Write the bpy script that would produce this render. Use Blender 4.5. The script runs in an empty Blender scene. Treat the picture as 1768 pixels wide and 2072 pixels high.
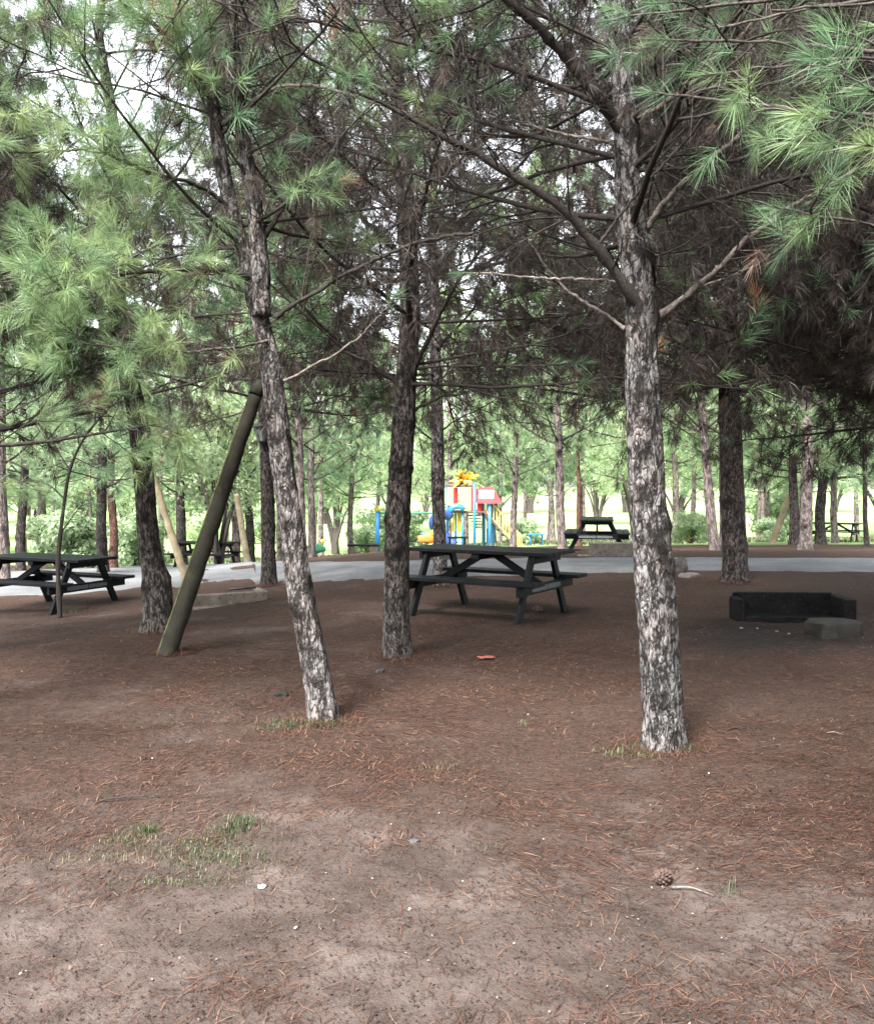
import bpy, math, random
import numpy as np
R = math.radians
# ------------------------------------------------------------------ camera, world, sun, exposure
CAMZ, F, PITCH = 1.55, 1906.0, R(-2.05)      # focal length in pixels of a 1768 px wide view
sc = bpy.context.scene
COL = sc.collection
cam = bpy.data.cameras.new("camera"); camo = bpy.data.objects.new("camera", cam); COL.objects.link(camo)
camo.location = (0, 0, CAMZ); camo.rotation_euler = (R(90) + PITCH, 0, 0)
cam.sensor_fit = 'HORIZONTAL'; cam.sensor_width = 36.0; cam.lens = 36.0 * F / 1768.0
cam.clip_start = 0.05; cam.clip_end = 2000
sc.camera = camo
w = bpy.data.worlds.new("World"); sc.world = w; w.use_nodes = True
nt = w.node_tree; nt.nodes.clear()
sky = nt.nodes.new('ShaderNodeTexSky'); sky.sky_type = 'NISHITA'; sky.sun_disc = False
SUN_EL, SUN_AZ = 50, 207           # azimuth measured clockwise from +Y
sky.sun_elevation = R(SUN_EL); sky.sun_rotation = R(SUN_AZ); sky.air_density = 1.0; sky.dust_density = 3.0; sky.ozone_density = 1.0
hs = nt.nodes.new('ShaderNodeHueSaturation'); hs.inputs['Saturation'].default_value = 0.22
bg = nt.nodes.new('ShaderNodeBackground'); bg.inputs['Strength'].default_value = 0.13
wo = nt.nodes.new('ShaderNodeOutputWorld')
nt.links.new(sky.outputs[0], hs.inputs['Color']); nt.links.new(hs.outputs[0], bg.inputs[0]); nt.links.new(bg.outputs[0], wo.inputs[0])
sl = bpy.data.lights.new("sun", 'SUN'); sl.energy = 2.4; sl.angle = R(16); sl.color = (1, .96, .9)
so = bpy.data.objects.new("sun", sl); COL.objects.link(so)
az = R(SUN_AZ); el = R(SUN_EL)
from mathutils import Vector, Matrix
sd = Vector((math.sin(az) * math.cos(el), math.cos(az) * math.cos(el), math.sin(el)))
so.rotation_euler = sd.to_track_quat('Z', 'Y').to_euler(); so.location = (0, 0, 30)
sc.view_settings.view_transform = 'Standard'; sc.view_settings.look = 'None'
sc.view_settings.exposure = 3.05; sc.view_settings.gamma = 1.0
sc.cycles.max_bounces = 5; sc.cycles.diffuse_bounces = 4; sc.cycles.transmission_bounces = 3
sc.cycles.caustics_reflective = False; sc.cycles.caustics_refractive = False

# ------------------------------------------------------------------ numpy helpers
def sstep(a, b, x):
    t = np.clip((np.asarray(x, float) - a) / (b - a), 0, 1); return t * t * (3 - 2 * t)
_LT = np.random.default_rng(7).random((64, 64))
def vn(x, y, s=0):
    x = np.asarray(x, float) + s * 7.31; y = np.asarray(y, float) + s * 3.17
    xi = np.floor(x).astype(int); yi = np.floor(y).astype(int); fx = x - xi; fy = y - yi
    fx = fx * fx * (3 - 2 * fx); fy = fy * fy * (3 - 2 * fy)
    a = _LT[xi & 63, yi & 63]; b = _LT[(xi + 1) & 63, yi & 63]; c = _LT[xi & 63, (yi + 1) & 63]; d = _LT[(xi + 1) & 63, (yi + 1) & 63]
    return (a * (1 - fx) + b * fx) * (1 - fy) + (c * (1 - fx) + d * fx) * fy
def gz(x, y):
    x = np.asarray(x, float); y = np.asarray(y, float)
    left = -0.085 * np.clip(-x - 1.0, 0, 6) * sstep(6, 14, y)
    s = np.interp(x, [-8, -1, 4, 12], [.075, .075, .062, .056])
    t = np.clip(y - 18.5, 0, 46); drop = -s * (t - 1.5 * (1 - np.exp(-t / 1.5)))
    b = 0.05 * (vn(x * .45, y * .45, 1) - .5) + 0.02 * (vn(x * 1.7, y * 1.7, 2) - .5)
    return left + drop + b * sstep(1, 4, y)
cp, sp = math.cos(PITCH), math.sin(PITCH)
def ray(u, v):
    a = (u - 884) / F; b = (1036 - v) / F
    return np.array([a, cp - b * sp, sp + b * cp])
def P(u, v, Y):                    # the world point seen at (u, v) at distance Y
    d = ray(u, v); return np.array([d[0] * Y / d[1], Y, CAMZ + d[2] * Y / d[1]])
def G(u, v):                       # the ground point seen at (u, v)
    d = ray(u, v)
    ys = np.arange(1.5, 60, .02); pz = CAMZ + d[2] * ys / d[1]; g = gz(d[0] * ys / d[1], ys)
    i = int(np.argmax(pz <= g)) if (pz <= g).any() else len(ys) - 1
    y = ys[i]; x = d[0] * y / d[1]; return np.array([x, y, float(gz(x, y))])
def on(x, y): return np.array([x, y, float(gz(x, y))])
def atu(u, Y): x = (u - 884) / F * Y / cp; return on(x, Y)

class MB:
    def __init__(s): s.v = []; s.f = []; s.n = 0; s.t = []; s.e = []
    def add(s, v, fs, tint=0.0, smooth=True):
        v = np.asarray(v, np.float32).reshape(-1, 3); m = len(v)
        if not isinstance(fs, list) or (fs and np.isscalar(fs[0])): fs = [fs]
        for f in fs:
            f = np.asarray(f, np.int64)
            if f.size: s.f.append((f + s.n, smooth))
        s.v.append(v); s.t.append(np.broadcast_to(np.asarray(tint, np.float32).reshape(-1), (m,)) if np.size(tint) in (1, m) else tint); s.n += m
    def mesh(s, name, mat):
        me = bpy.data.meshes.new(name)
        v = np.concatenate(s.v).astype(np.float32); me.vertices.add(len(v)); me.vertices.foreach_set('co', v.ravel())
        loops = np.concatenate([f.ravel() for f, _ in s.f]).astype(np.int32)
        tot = np.concatenate([np.full(len(f), f.shape[1]) for f, _ in s.f]).astype(np.int32)
        sm = np.concatenate([np.full(len(f), q) for f, q in s.f])
        st = np.concatenate([[0], np.cumsum(tot)[:-1]]).astype(np.int32)
        me.loops.add(len(loops)); me.loops.foreach_set('vertex_index', loops)
        me.polygons.add(len(tot)); me.polygons.foreach_set('loop_start', st)
        try: me.polygons.foreach_set('loop_total', tot)
        except Exception: pass
        me.update(calc_edges=True)
        me.polygons.foreach_set('use_smooth', sm)
        a = me.attributes.new('tint', 'FLOAT', 'POINT'); a.data.foreach_set('value', np.concatenate([np.asarray(t, np.float32) for t in s.t]))
        if mat: me.materials.append(mat)
        return me
    def build(s, name, mat, parent=None):
        o = bpy.data.objects.new(name, s.mesh(name, mat)); COL.objects.link(o)
        if parent is not None: o.parent = parent
        return o
    # solid pieces
    def box(s, c, sz, rot=None, tint=0.0, bev=0.0, taper=1.0, smooth=False):
        hx, hy, hz = [q / 2 for q in sz]; b = min(bev, hx * .9, hy * .9, hz * .9)
        if b <= 0:
            v = np.array([[x, y, z] for z in (-hz, hz) for y in (-hy, hy) for x in (-hx, hx)], float)
            v[4:, :2] *= taper
            f = np.array([[0, 2, 3, 1], [4, 5, 7, 6], [0, 1, 5, 4], [2, 6, 7, 3], [0, 4, 6, 2], [1, 3, 7, 5]])
            fs = [f]
        else:      # chamfered box: three vertices per corner
            v = []; ix = {}
            for sx in (-1, 1):
                for sy in (-1, 1):
                    for szz in (-1, 1):
                        for a in range(3):
                            q = [sx * (hx - b), sy * (hy - b), szz * (hz - b)]
                            q[a] += (sx, sy, szz)[a] * b; ix[sx, sy, szz, a] = len(v); v.append(q)
            v = np.array(v); up = v[:, 2] > 0; v[up, :2] *= taper
            q4 = []; t3 = []
            for a in range(3):
                o1, o2 = [k for k in range(3) if k != a]
                for sg in (-1, 1):
                    l = []
                    for e1, e2 in ((-1, -1), (1, -1), (1, 1), (-1, 1)):
                        k = [0, 0, 0]; k[a] = sg; k[o1] = e1; k[o2] = e2; l.append(ix[k[0], k[1], k[2], a])
                    q4.append(l)
                for e1 in (-1, 1):
                    for e2 in (-1, 1):
                        k0 = [0, 0, 0]; k0[a] = -1; k0[o1] = e1; k0[o2] = e2; k1 = list(k0); k1[a] = 1
                        q4.append([ix[(*k0, o1)], ix[(*k1, o1)], ix[(*k1, o2)], ix[(*k0, o2)]])
            for sx in (-1, 1):
                for sy in (-1, 1):
                    for szz in (-1, 1): t3.append([ix[sx, sy, szz, a] for a in range(3)])
            q4 = np.array(q4); t3 = np.array(t3); cc = np.zeros(3)
            def fix(fa):
                out = []
                for f in fa:
                    n = np.cross(v[f[1]] - v[f[0]], v[f[2]] - v[f[0]])
                    out.append(f if n @ (v[f].mean(0) - cc) > 0 else f[::-1])
                return np.array(out)
            fs = [fix(q4), fix(t3)]
        if rot is not None: v = v @ np.asarray(rot).T
        s.add(v + np.asarray(c), fs, tint, smooth)
    def bar(s, a, b, wd, th, up=(0, 0, 1), bev=0.004, tint=0.0):
        a = np.array(a, float); b = np.array(b, float); d = b - a; L = np.linalg.norm(d); z = d / L
        x = np.cross(np.array(up, float), z); 
        if np.linalg.norm(x) < 1e-5: x = np.array([1., 0, 0])
        x /= np.linalg.norm(x); y = np.cross(z, x)
        s.box((a + b) / 2, (wd, th, L), np.stack([x, y, z], 1), tint, bev)
    def tube(s, pts, r, k=12, tint=0.0, cap=True):
        pts = np.array(pts, float)[None]; n = pts.shape[1]; r = np.broadcast_to(np.array(r, float), (n,))[None]
        tubes(s, pts, r, k, tint)
        if cap:
            base = s.n - n * k
            for ring, rev in ((0, True), (n - 1, False)):
                idx = base + ring * k + np.arange(k)
                if rev: idx = idx[::-1]
                s.f.append((idx[None, :], False))
def frame(T):
    a = np.where(np.abs(T[..., 2:3]) > .8, np.array([1., 0, 0]), np.array([0, 0, 1.]))
    U = np.cross(T, a); U /= np.linalg.norm(U, axis=-1, keepdims=True) + 1e-9
    return U, np.cross(T, U)
def tubes(mb, Pt, Rr, k, tint=0.0):
    M, n = Pt.shape[:2]
    T = np.gradient(Pt, axis=1); T /= np.linalg.norm(T, axis=-1, keepdims=True) + 1e-9
    m = T.mean(1, keepdims=True); a = np.where(np.abs(m[..., 2:3]) > .8 * np.linalg.norm(m, axis=-1, keepdims=True), np.array([1., 0, 0]), np.array([0, 0, 1.]))
    U = np.cross(T, np.broadcast_to(a, T.shape)); U /= np.linalg.norm(U, axis=-1, keepdims=True) + 1e-9; W = np.cross(T, U)
    th = np.arange(k) * 2 * np.pi / k
    V = Pt[:, :, None] + Rr[:, :, None, None] * (np.cos(th)[:, None] * U[:, :, None] + np.sin(th)[:, None] * W[:, :, None])
    b = (np.arange(M)[:, None, None] * n + np.arange(n - 1)[None, :, None]) * k
    j = np.arange(k)[None, None]; j2 = (j + 1) % k
    f = np.stack([b + j, b + j2, b + k + j2, b + k + j], -1).reshape(-1, 4)
    t = tint if np.size(tint) == 1 else np.repeat(np.asarray(tint), n * k)
    mb.add(V.reshape(-1, 3), [f], t, True)
def nrm(v): return v / (np.linalg.norm(v, axis=-1, keepdims=True) + 1e-9)
def grow(p0, d0, L, n, wob, lift, g):
    M = len(p0); d = d0[:, None] + np.cumsum(g.normal(0, wob, (M, n - 1, 3)), 1)
    lf = np.broadcast_to(np.asarray(lift, float), (M,)); d[..., 2] += lf[:, None] * np.linspace(0, 1, n - 1)
    d = nrm(d) * (L / (n - 1))[:, None, None]
    return np.concatenate([p0[:, None], p0[:, None] + np.cumsum(d, 1)], 1)
def sprout(Pt, per, t0, t1, a0, a1, g, flat=.55):
    M, n = Pt.shape[:2]; t = g.uniform(t0, t1, (M, per)); s = t * (n - 1); i = np.minimum(s.astype(int), n - 2); fr = (s - i)[..., None]
    m = np.arange(M)[:, None]; A = Pt[m, i]; B = Pt[m, i + 1]; p = A + (B - A) * fr; T = nrm(B - A)
    q = g.normal(0, 1, T.shape); q[..., 2] *= flat; q = nrm(q - (q * T).sum(-1, keepdims=True) * T)
    an = g.uniform(a0, a1, t.shape)[..., None]
    return p.reshape(-1, 3), nrm(np.cos(an) * T + np.sin(an) * q).reshape(-1, 3), t.ravel(), np.repeat(np.arange(M), per)
def resample(pts, n):
    pts = np.array(pts, float); s = np.concatenate([[0], np.cumsum(np.linalg.norm(np.diff(pts, axis=0), axis=1))])
    q = np.linspace(0, s[-1], n); r = np.stack([np.interp(q, s, pts[:, k]) for k in range(3)], 1)
    for _ in range(2): r[1:-1] = .25 * r[:-2] + .5 * r[1:-1] + .25 * r[2:]
    return r

# ------------------------------------------------------------------ needles
def tuft_templates(K, nn, L, wd, g, fine=True):
    out = []
    for _ in range(K):
        a = g.uniform(R(8), R(78), nn) ** 1.0; ph = g.uniform(0, 2 * np.pi, nn); z0 = -g.uniform(0, .09, nn) * (a > R(25)) ; l = L * g.uniform(.75, 1.1, nn)
        d = np.stack([np.sin(a) * np.cos(ph), np.sin(a) * np.sin(ph), np.cos(a)], 1)
        d2 = nrm(d + np.array([0, 0, .25]) + g.normal(0, .08, d.shape))
        b = np.stack([np.zeros(nn), np.zeros(nn), z0], 1)
        sd_ = nrm(np.cross(d, g.normal(0, 1, d.shape))) * wd / 2
        if fine:
            m = b + d * (l * .5)[:, None]; t = m + d2 * (l * .5)[:, None]
            v = np.stack([b - sd_, b + sd_, m + sd_, m - sd_, t], 1)
        else:
            t = b + nrm(d + d2) * l[:, None]; v = np.stack([b - sd_, b + sd_, t], 1)
        out.append(v.reshape(-1, 3))
    return np.array(out), fine, nn
def tufts(mb, p, d, size, tint, tpl, g, droop=.25):
    T, fine, nn = tpl; M = len(p)
    if M == 0: return
    d = nrm(d); U, W = frame(d); ro = g.uniform(0, 2 * np.pi, M)[:, None]; U2 = np.cos(ro) * U + np.sin(ro) * W; W2 = np.cross(d, U2)
    Rm = np.stack([U2, W2, d], -1) * np.broadcast_to(size, (M,))[:, None, None]
    v = T[g.integers(0, len(T), M)]
    V = np.einsum('mij,mvj->mvi', Rm, v); V[..., 2] -= droop * 4 * (V ** 2).sum(-1); V = V + p[:, None]
    nv = v.shape[1]; base = (np.arange(M) * nv)[:, None] + np.arange(nn)[None] * (5 if fine else 3); base = base.reshape(-1, 1)
    tt = np.repeat(tint, nv)
    if fine: mb.add(V.reshape(-1, 3), [base + np.array([[0, 1, 2, 3]]), base + np.array([[3, 2, 4]])], tt, True)
    else: mb.add(V.reshape(-1, 3), [base + np.array([[0, 1, 2]])], tt, True)

# ------------------------------------------------------------------ materials
def mat(name): 
    m = bpy.data.materials.new(name); m.use_nodes = True; return m, m.node_tree, m.node_tree.nodes['Principled BSDF']
def N(t, ty, **kw):
    n = t.nodes.new(ty)
    for k, v in kw.items():
        if k in n.inputs: n.inputs[k].default_value = v
        else: setattr(n, k, v)
    return n
def ramp(t, src, stops, interp='LINEAR'):
    r = t.nodes.new('ShaderNodeValToRGB'); r.color_ramp.interpolation = interp; e = r.color_ramp.elements
    while len(e) < len(stops): e.new(.5)
    for q, (p_, c) in zip(e, stops): q.position = p_; q.color = (*c, 1) if len(c) == 3 else c
    t.links.new(src, r.inputs[0]); return r.outputs[0]
def coords(t, scale):
    tc = t.nodes.new('ShaderNodeTexCoord'); mp = t.nodes.new('ShaderNodeMapping'); mp.inputs['Scale'].default_value = scale
    t.links.new(tc.outputs['Object'], mp.inputs[0]); return mp.outputs[0]
def noise(t, vec, sc_, det=4, rough=.6):
    n = t.nodes.new('ShaderNodeTexNoise'); n.inputs['Scale'].default_value = sc_; n.inputs['Detail'].default_value = det; n.inputs['Roughness'].default_value = rough
    t.links.new(vec, n.inputs['Vector']); return n.outputs[0]
def mix(t, f, a, b, mode='MIX'):
    m = t.nodes.new('ShaderNodeMix'); m.data_type = 'RGBA'; m.blend_type = mode
    for s_, k in ((f, 0), (a, 6), (b, 7)):
        if hasattr(s_, 'links'): t.links.new(s_, m.inputs[k])
        elif k == 0: m.inputs[0].default_value = s_
        else: m.inputs[k].default_value = (*s_, 1)
    return m.outputs[2]
def bump(t, h, b, dist, st=1.0):
    n = t.nodes.new('ShaderNodeBump'); n.inputs['Distance'].default_value = dist; n.inputs['Strength'].default_value = st
    t.links.new(h, n.inputs['Height']); t.links.new(n.outputs[0], b.inputs['Normal']); return n
def attr(t, name='tint'):
    a = t.nodes.new('ShaderNodeAttribute'); a.attribute_name = name; return a.outputs['Fac']
def math2(t, op, a, b_):
    n = t.nodes.new('ShaderNodeMath'); n.operation = op
    for k, q in ((0, a), (1, b_)):
        if hasattr(q, 'links'): t.links.new(q, n.inputs[k])
        else: n.inputs[k].default_value = q
    return n.outputs[0]
def simple(name, col, rough=.6, var=.25, sc_=8, metal=0., bmp=0.0, dirt=None):
    m, t, b = mat(name); v = coords(t, (1, 1, 1)); n = noise(t, v, sc_, 5)
    c0 = tuple(q * (1 - var) for q in col); c1 = tuple(min(1, q * (1 + var)) for q in col)
    c = ramp(t, n, [(.3, c0), (.7, c1)])
    if dirt:
        n2 = noise(t, v, sc_ * 3.1, 6, .75); c = mix(t, ramp(t, n2, [(.52, (0, 0, 0)), (.68, (1, 1, 1))]), c, dirt)
    t.links.new(c, b.inputs['Base Color']); b.inputs['Roughness'].default_value = rough; b.inputs['Metallic'].default_value = metal
    if bmp: bump(t, noise(t, v, sc_ * 6, 6), b, bmp)
    return m
def bark(name, light, dark, plate, pale=0.0, sc_=1.0):
    m, t, b = mat(name)
    v = coords(t, (1, 1, .42)); vb = coords(t, (1, 1, 1))
    wn = t.nodes.new('ShaderNodeTexNoise'); wn.inputs['Scale'].default_value = 9 * sc_; wn.inputs['Detail'].default_value = 3; t.links.new(v, wn.inputs['Vector'])
    wv = t.nodes.new('ShaderNodeVectorMath'); wv.operation = 'MULTIPLY_ADD'; wv.inputs[1].default_value = (.15, .15, .15); t.links.new(wn.outputs['Color'], wv.inputs[0]); t.links.new(v, wv.inputs[2])
    vo = t.nodes.new('ShaderNodeTexVoronoi'); vo.feature = 'DISTANCE_TO_EDGE'; vo.inputs['Scale'].default_value = 26 * sc_; t.links.new(wv.outputs[0], vo.inputs['Vector'])
    vo2 = t.nodes.new('ShaderNodeTexVoronoi'); vo2.feature = 'DISTANCE_TO_EDGE'; vo2.inputs['Scale'].default_value = 58 * sc_; t.links.new(wv.outputs[0], vo2.inputs['Vector'])
    big = noise(t, vb, 3.2, 3); fine = noise(t, v, 55, 6, .7); mid = noise(t, v, 13, 5, .65)
    base = mix(t, ramp(t, big, [(.4, (0, 0, 0)), (.62, (1, 1, 1))]), light, plate)
    base = mix(t, ramp(t, fine, [(.35, (.75, .75, .75)), (.65, (0, 0, 0))]), base, tuple(q * .45 for q in light))
    cr = ramp(t, vo.outputs['Distance'], [(.0, (.95, .95, .95)), (.10, (0, 0, 0))])
    cr2 = ramp(t, vo2.outputs['Distance'], [(.0, (.5, .5, .5)), (.10, (0, 0, 0))])
    c = mix(t, cr, base, dark); c = mix(t, cr2, c, tuple(q * 1.3 for q in dark))
    vf = coords(t, (1, 1, .38)); st1 = noise(t, vf, 30 * sc_, 6, .72); st2 = noise(t, coords(t, (1, 1, .7)), 11 * sc_, 6, .75)
    c = mix(t, ramp(t, st1, [(.48, (0, 0, 0)), (.55, (.95, .95, .95))]), c, dark)
    c = mix(t, ramp(t, st2, [(.56, (0, 0, 0)), (.61, (.9, .9, .9))]), c, tuple(q * .8 for q in dark))
    c = mix(t, ramp(t, mid, [(.60, (0, 0, 0)), (.66, (.8, .8, .8))]), c, tuple(min(1, q * 1.0) for q in light))
    c = mix(t, attr(t), c, (.014, .012, .011))                                      # branch scars
    t.links.new(c, b.inputs['Base Color']); b.inputs['Roughness'].default_value = .92
    ma = t.nodes.new('ShaderNodeMath'); ma.operation = 'MINIMUM'; ma.inputs[1].default_value = .16; t.links.new(vo.outputs['Distance'], ma.inputs[0])
    mb_ = t.nodes.new('ShaderNodeMath'); mb_.operation = 'MULTIPLY_ADD'; mb_.inputs[1].default_value = 4; t.links.new(ma.outputs[0], mb_.inputs[0]); t.links.new(math2(t, 'SUBTRACT', fine, math2(t, 'MULTIPLY', ramp(t, st1, [(.46, (0, 0, 0)), (.6, (1, 1, 1))]), .8)), mb_.inputs[2])
    bump(t, mb_.outputs[0], b, .014, .9)
    return m
def foliage(name, stops, trans=.45):
    m, t, b = mat(name); t.nodes.remove(b); out = [n for n in t.nodes if n.type == 'OUTPUT_MATERIAL'][0]
    c = ramp(t, attr(t), stops)
    d = t.nodes.new('ShaderNodeBsdfDiffuse'); tr = t.nodes.new('ShaderNodeBsdfTranslucent'); gl = t.nodes.new('ShaderNodeBsdfGlossy'); gl.inputs['Roughness'].default_value = .45
    t.links.new(c, d.inputs[0]); t.links.new(c, tr.inputs[0]); gl.inputs[0].default_value = (.8, .8, .8, 1)
    m1 = t.nodes.new('ShaderNodeMixShader'); m1.inputs[0].default_value = trans; t.links.new(d.outputs[0], m1.inputs[1]); t.links.new(tr.outputs[0], m1.inputs[2])
    m2 = t.nodes.new('ShaderNodeMixShader'); m2.inputs[0].default_value = .03; t.links.new(m1.outputs[0], m2.inputs[1]); t.links.new(gl.outputs[0], m2.inputs[2])
    t.links.new(m2.outputs[0], out.inputs[0]); return m
M = {}
M['bark_pale'] = bark('bark_pale', (.20, .195, .195), (.014, .013, .013), (.20, .168, .158))
M['bark_grey'] = bark('bark_grey', (.24, .228, .224), (.024, .021, .020), (.24, .20, .19))
M['bark_dark'] = bark('bark_dark', (.115, .10, .095), (.014, .012, .012), (.10, .078, .070))
M['bark_brown'] = bark('bark_brown', (.155, .138, .132), (.018, .016, .015), (.14, .112, .102))
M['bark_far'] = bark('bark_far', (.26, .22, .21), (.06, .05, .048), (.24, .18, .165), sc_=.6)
M['bark_red'] = bark('bark_red', (.25, .13, .10), (.06, .035, .03), (.22, .11, .09))
m, t, b = mat('twig_bark'); c = ramp(t, attr(t), [(0, (.028, .024, .022)), (.5, (.088, .076, .069)), (1, (.28, .24, .215))])
bump(t, noise(t, coords(t, (1, 1, 1)), 60, 6, .75), b, .02); n_ = noise(t, coords(t, (1, 1, 1)), 25, 5, .75); c = mix(t, ramp(t, n_, [(.42, (0, 0, 0)), (.6, (.7, .7, .7))]), c, (.03, .026, .024))
t.links.new(c, b.inputs['Base Color']); b.inputs['Roughness'].default_value = .9; M['twig'] = m
M['needle'] = foliage('pine_needles', [(0, (.062, .120, .068)), (.35, (.108, .190, .098)), (.55, (.165, .252, .115)), (.70, (.25, .33, .145)), (.74, (.065, .045, .034)), (.86, (.040, .032, .028)), (.92, (.085, .056, .04)), (1, (.30, .14, .07))])
M['needle_far'] = foliage('hazed_far_needles', [(0, (.17, .26, .165)), (.5, (.26, .37, .21)), (.9, (.37, .47, .26)), (1, (.30, .21, .14))], .55)  # paled in colour to stand in for distant haze and open sunlight
M['leaf'] = foliage('hazed_broad_leaves', [(0, (.14, .22, .13)), (.5, (.26, .35, .20)), (1, (.39, .47, .27))], .55)  # leaf colour lightened too, far haze and brightness put into it
M['grass'] = foliage('grass_blades', [(0, (.018, .035, .014)), (.6, (.055, .078, .030)), (1, (.14, .12, .065))], .3)
M['litter'] = foliage('dry_needles', [(0, (.020, .012, .010)), (.4, (.052, .028, .020)), (.75, (.115, .052, .034)), (1, (.19, .125, .085))], .1)
m, t, b = mat('chip_bits'); t.links.new(ramp(t, attr(t), [(0, (.025, .018, .016)), (.55, (.09, .065, .052)), (1, (.34, .30, .27))]), b.inputs['Base Color']); b.inputs['Roughness'].default_value = .9; M['chips'] = m

# ground: trodden grey brown soil, red brown needle litter, green beyond the slope
m, t, b = mat('forest_floor'); v = coords(t, (1, 1, 1))
tc = t.nodes.new('ShaderNodeTexCoord'); sx = t.nodes.new('ShaderNodeSeparateXYZ'); t.links.new(tc.outputs['Object'], sx.inputs[0])
def mrange(t, src, a, b_, o0=0., o1=1.):
    n = t.nodes.new('ShaderNodeMapRange'); n.interpolation_type = 'SMOOTHSTEP'; t.links.new(src, n.inputs[0])
    for k, q in zip((1, 2, 3, 4), (a, b_, o0, o1)): n.inputs[k].default_value = q
    return n.outputs[0]
soil = ramp(t, noise(t, v, 2.3, 6, .62), [(.30, (.028, .021, .0175)), (.5, (.056, .042, .037)), (.68, (.104, .084, .077))])
soil = mix(t, ramp(t, noise(t, v, 90, 5, .8), [(.40, (.55, .55, .55)), (.6, (0, 0, 0))]), soil, (.06, .048, .043))
soil = mix(t, ramp(t, noise(t, v, 7, 5, .7), [(.5, (0, 0, 0)), (.68, (.6, .6, .6))]), soil, (.026, .0195, .0175))
lit = ramp(t, noise(t, v, 34, 6, .8), [(.34, (.010, .0070, .0058)), (.5, (.027, .0175, .0138)), (.66, (.060, .038, .029))])
fib = t.nodes.new('ShaderNodeTexNoise'); fib.inputs['Scale'].default_value = 60; fib.inputs['Detail'].default_value = 3; fib.inputs['Distortion'].default_value = 3.0; t.links.new(coords(t, (.35, 1.6, 1)), fib.inputs['Vector'])
lit = mix(t, ramp(t, fib.outputs[0], [(.56, (0, 0, 0)), (.64, (1, 1, 1))]), lit, (.07, .037, .027))
msk = math2(t, 'ADD', math2(t, 'ADD', noise(t, v, .75, 6, .68), mrange(t, sx.outputs[0], -1.5, 2.0, -.04, .06)), mrange(t, sx.outputs[1], 2.9, 5.2, -.13, .20))  # litter spread also darkens mid and right ground, standing in for canopy shade
c = mix(t, ramp(t, msk, [(.44, (0, 0, 0)), (.66, (.92, .92, .92))]), soil, lit)
vo = t.nodes.new('ShaderNodeTexVoronoi'); vo.inputs['Scale'].default_value = 46; t.links.new(v, vo.inputs['Vector'])
c = mix(t, ramp(t, vo.outputs['Distance'], [(.10, (.55, .55, .55)), (.16, (0, 0, 0))]), c, (.11, .088, .076))
vo3 = t.nodes.new('ShaderNodeTexVoronoi'); vo3.inputs['Scale'].default_value = 27; t.links.new(v, vo3.inputs['Vector'])
c = mix(t, ramp(t, vo3.outputs['Distance'], [(.12, (.7, .7, .7)), (.2, (0, 0, 0))]), c, (.03, .022, .02))
ash = t.nodes.new('ShaderNodeVectorMath'); ash.operation = 'DISTANCE'; t.links.new(tc.outputs['Object'], ash.inputs[0]); ash.inputs[1].default_value = (3.3, 9.3, 0)
c = mix(t, mrange(t, math2(t, 'ADD', ash.outputs['Value'], math2(t, 'MULTIPLY', noise(t, v, 2, 4), 1.2)), 1.0, 2.2, .9, 0.), c, (.011, .0105, .011))
grs = ramp(t, noise(t, v, .6, 5), [(.35, (.12, .20, .07)), (.55, (.19, .27, .11)), (.7, (.28, .32, .16))])
far = ramp(t, math2(t, 'ADD', mrange(t, sx.outputs[1], 25, 37), math2(t, 'MULTIPLY', noise(t, v, .35, 4), .5)), [(.6, (0, 0, 0)), (.85, (1, 1, 1))])
c = mix(t, far, c, grs)
t.links.new(c, b.inputs['Base Color']); b.inputs['Roughness'].default_value = .95
hh = math2(t, 'ADD', math2(t, 'MULTIPLY', noise(t, v, 14, 6, .75), .022), math2(t, 'MULTIPLY', noise(t, v, 110, 4, .8), .006))
bump(t, hh, b, 1.0, .9); M['ground'] = m
m, t, b = mat('pale_gravel'); v = coords(t, (1, 1, 1))
c = ramp(t, noise(t, v, 1.1, 5), [(.35, (.145, .15, .157)), (.65, (.23, .237, .246))])
c = mix(t, ramp(t, noise(t, v, 70, 5, .8), [(.4, (.7, .7, .7)), (.6, (0, 0, 0))]), c, (.07, .07, .075))
t.links.new(c, b.inputs['Base Color']); b.inputs['Roughness'].default_value = .95; bump(t, noise(t, v, 40, 6, .8), b, .04); M['gravel'] = m
def wood(name, a, b_, rough=.6, bm=.004, extra=None):
    m, t, b = mat(name); v = coords(t, (1, 1, 1)); n = noise(t, coords(t, (2.2, 30, 30)), 2.0, 5); n2 = noise(t, v, 9, 5)
    c = ramp(t, n, [(.3, a), (.7, b_)])
    c = mix(t, ramp(t, n2, [(.5, (0, 0, 0)), (.75, (.6, .6, .6))]), c, extra or tuple(q * 1.6 for q in b_))
    t.links.new(c, b.inputs['Base Color']); b.inputs['Roughness'].default_value = rough; bump(t, n, b, bm); return m
def matte(m_, q=.15):
    m_.node_tree.nodes['Principled BSDF'].inputs['Specular IOR Level'].default_value = q; return m_
M['table'] = wood('stained_timber', (.0015, .002, .0025), (.005, .0065, .0075), .6, extra=(.011, .0125, .0135))
M['pole'] = simple('weathered_pole', (.022, .020, .016), .85, .5, 4, bmp=.006, dirt=(.034, .036, .016))
M['pole_tan'] = simple('tan_pole', (.20, .165, .115), .85, .35, 4, bmp=.005, dirt=(.12, .14, .05))
M['sooty'] = simple('sooty_concrete', (.006, .006, .0065), .85, .5, 9, bmp=.012, dirt=(.020, .019, .018))
M['concrete'] = simple('old_concrete', (.125, .11, .094), .9, .3, 7, bmp=.01, dirt=(.05, .043, .034))
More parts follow.
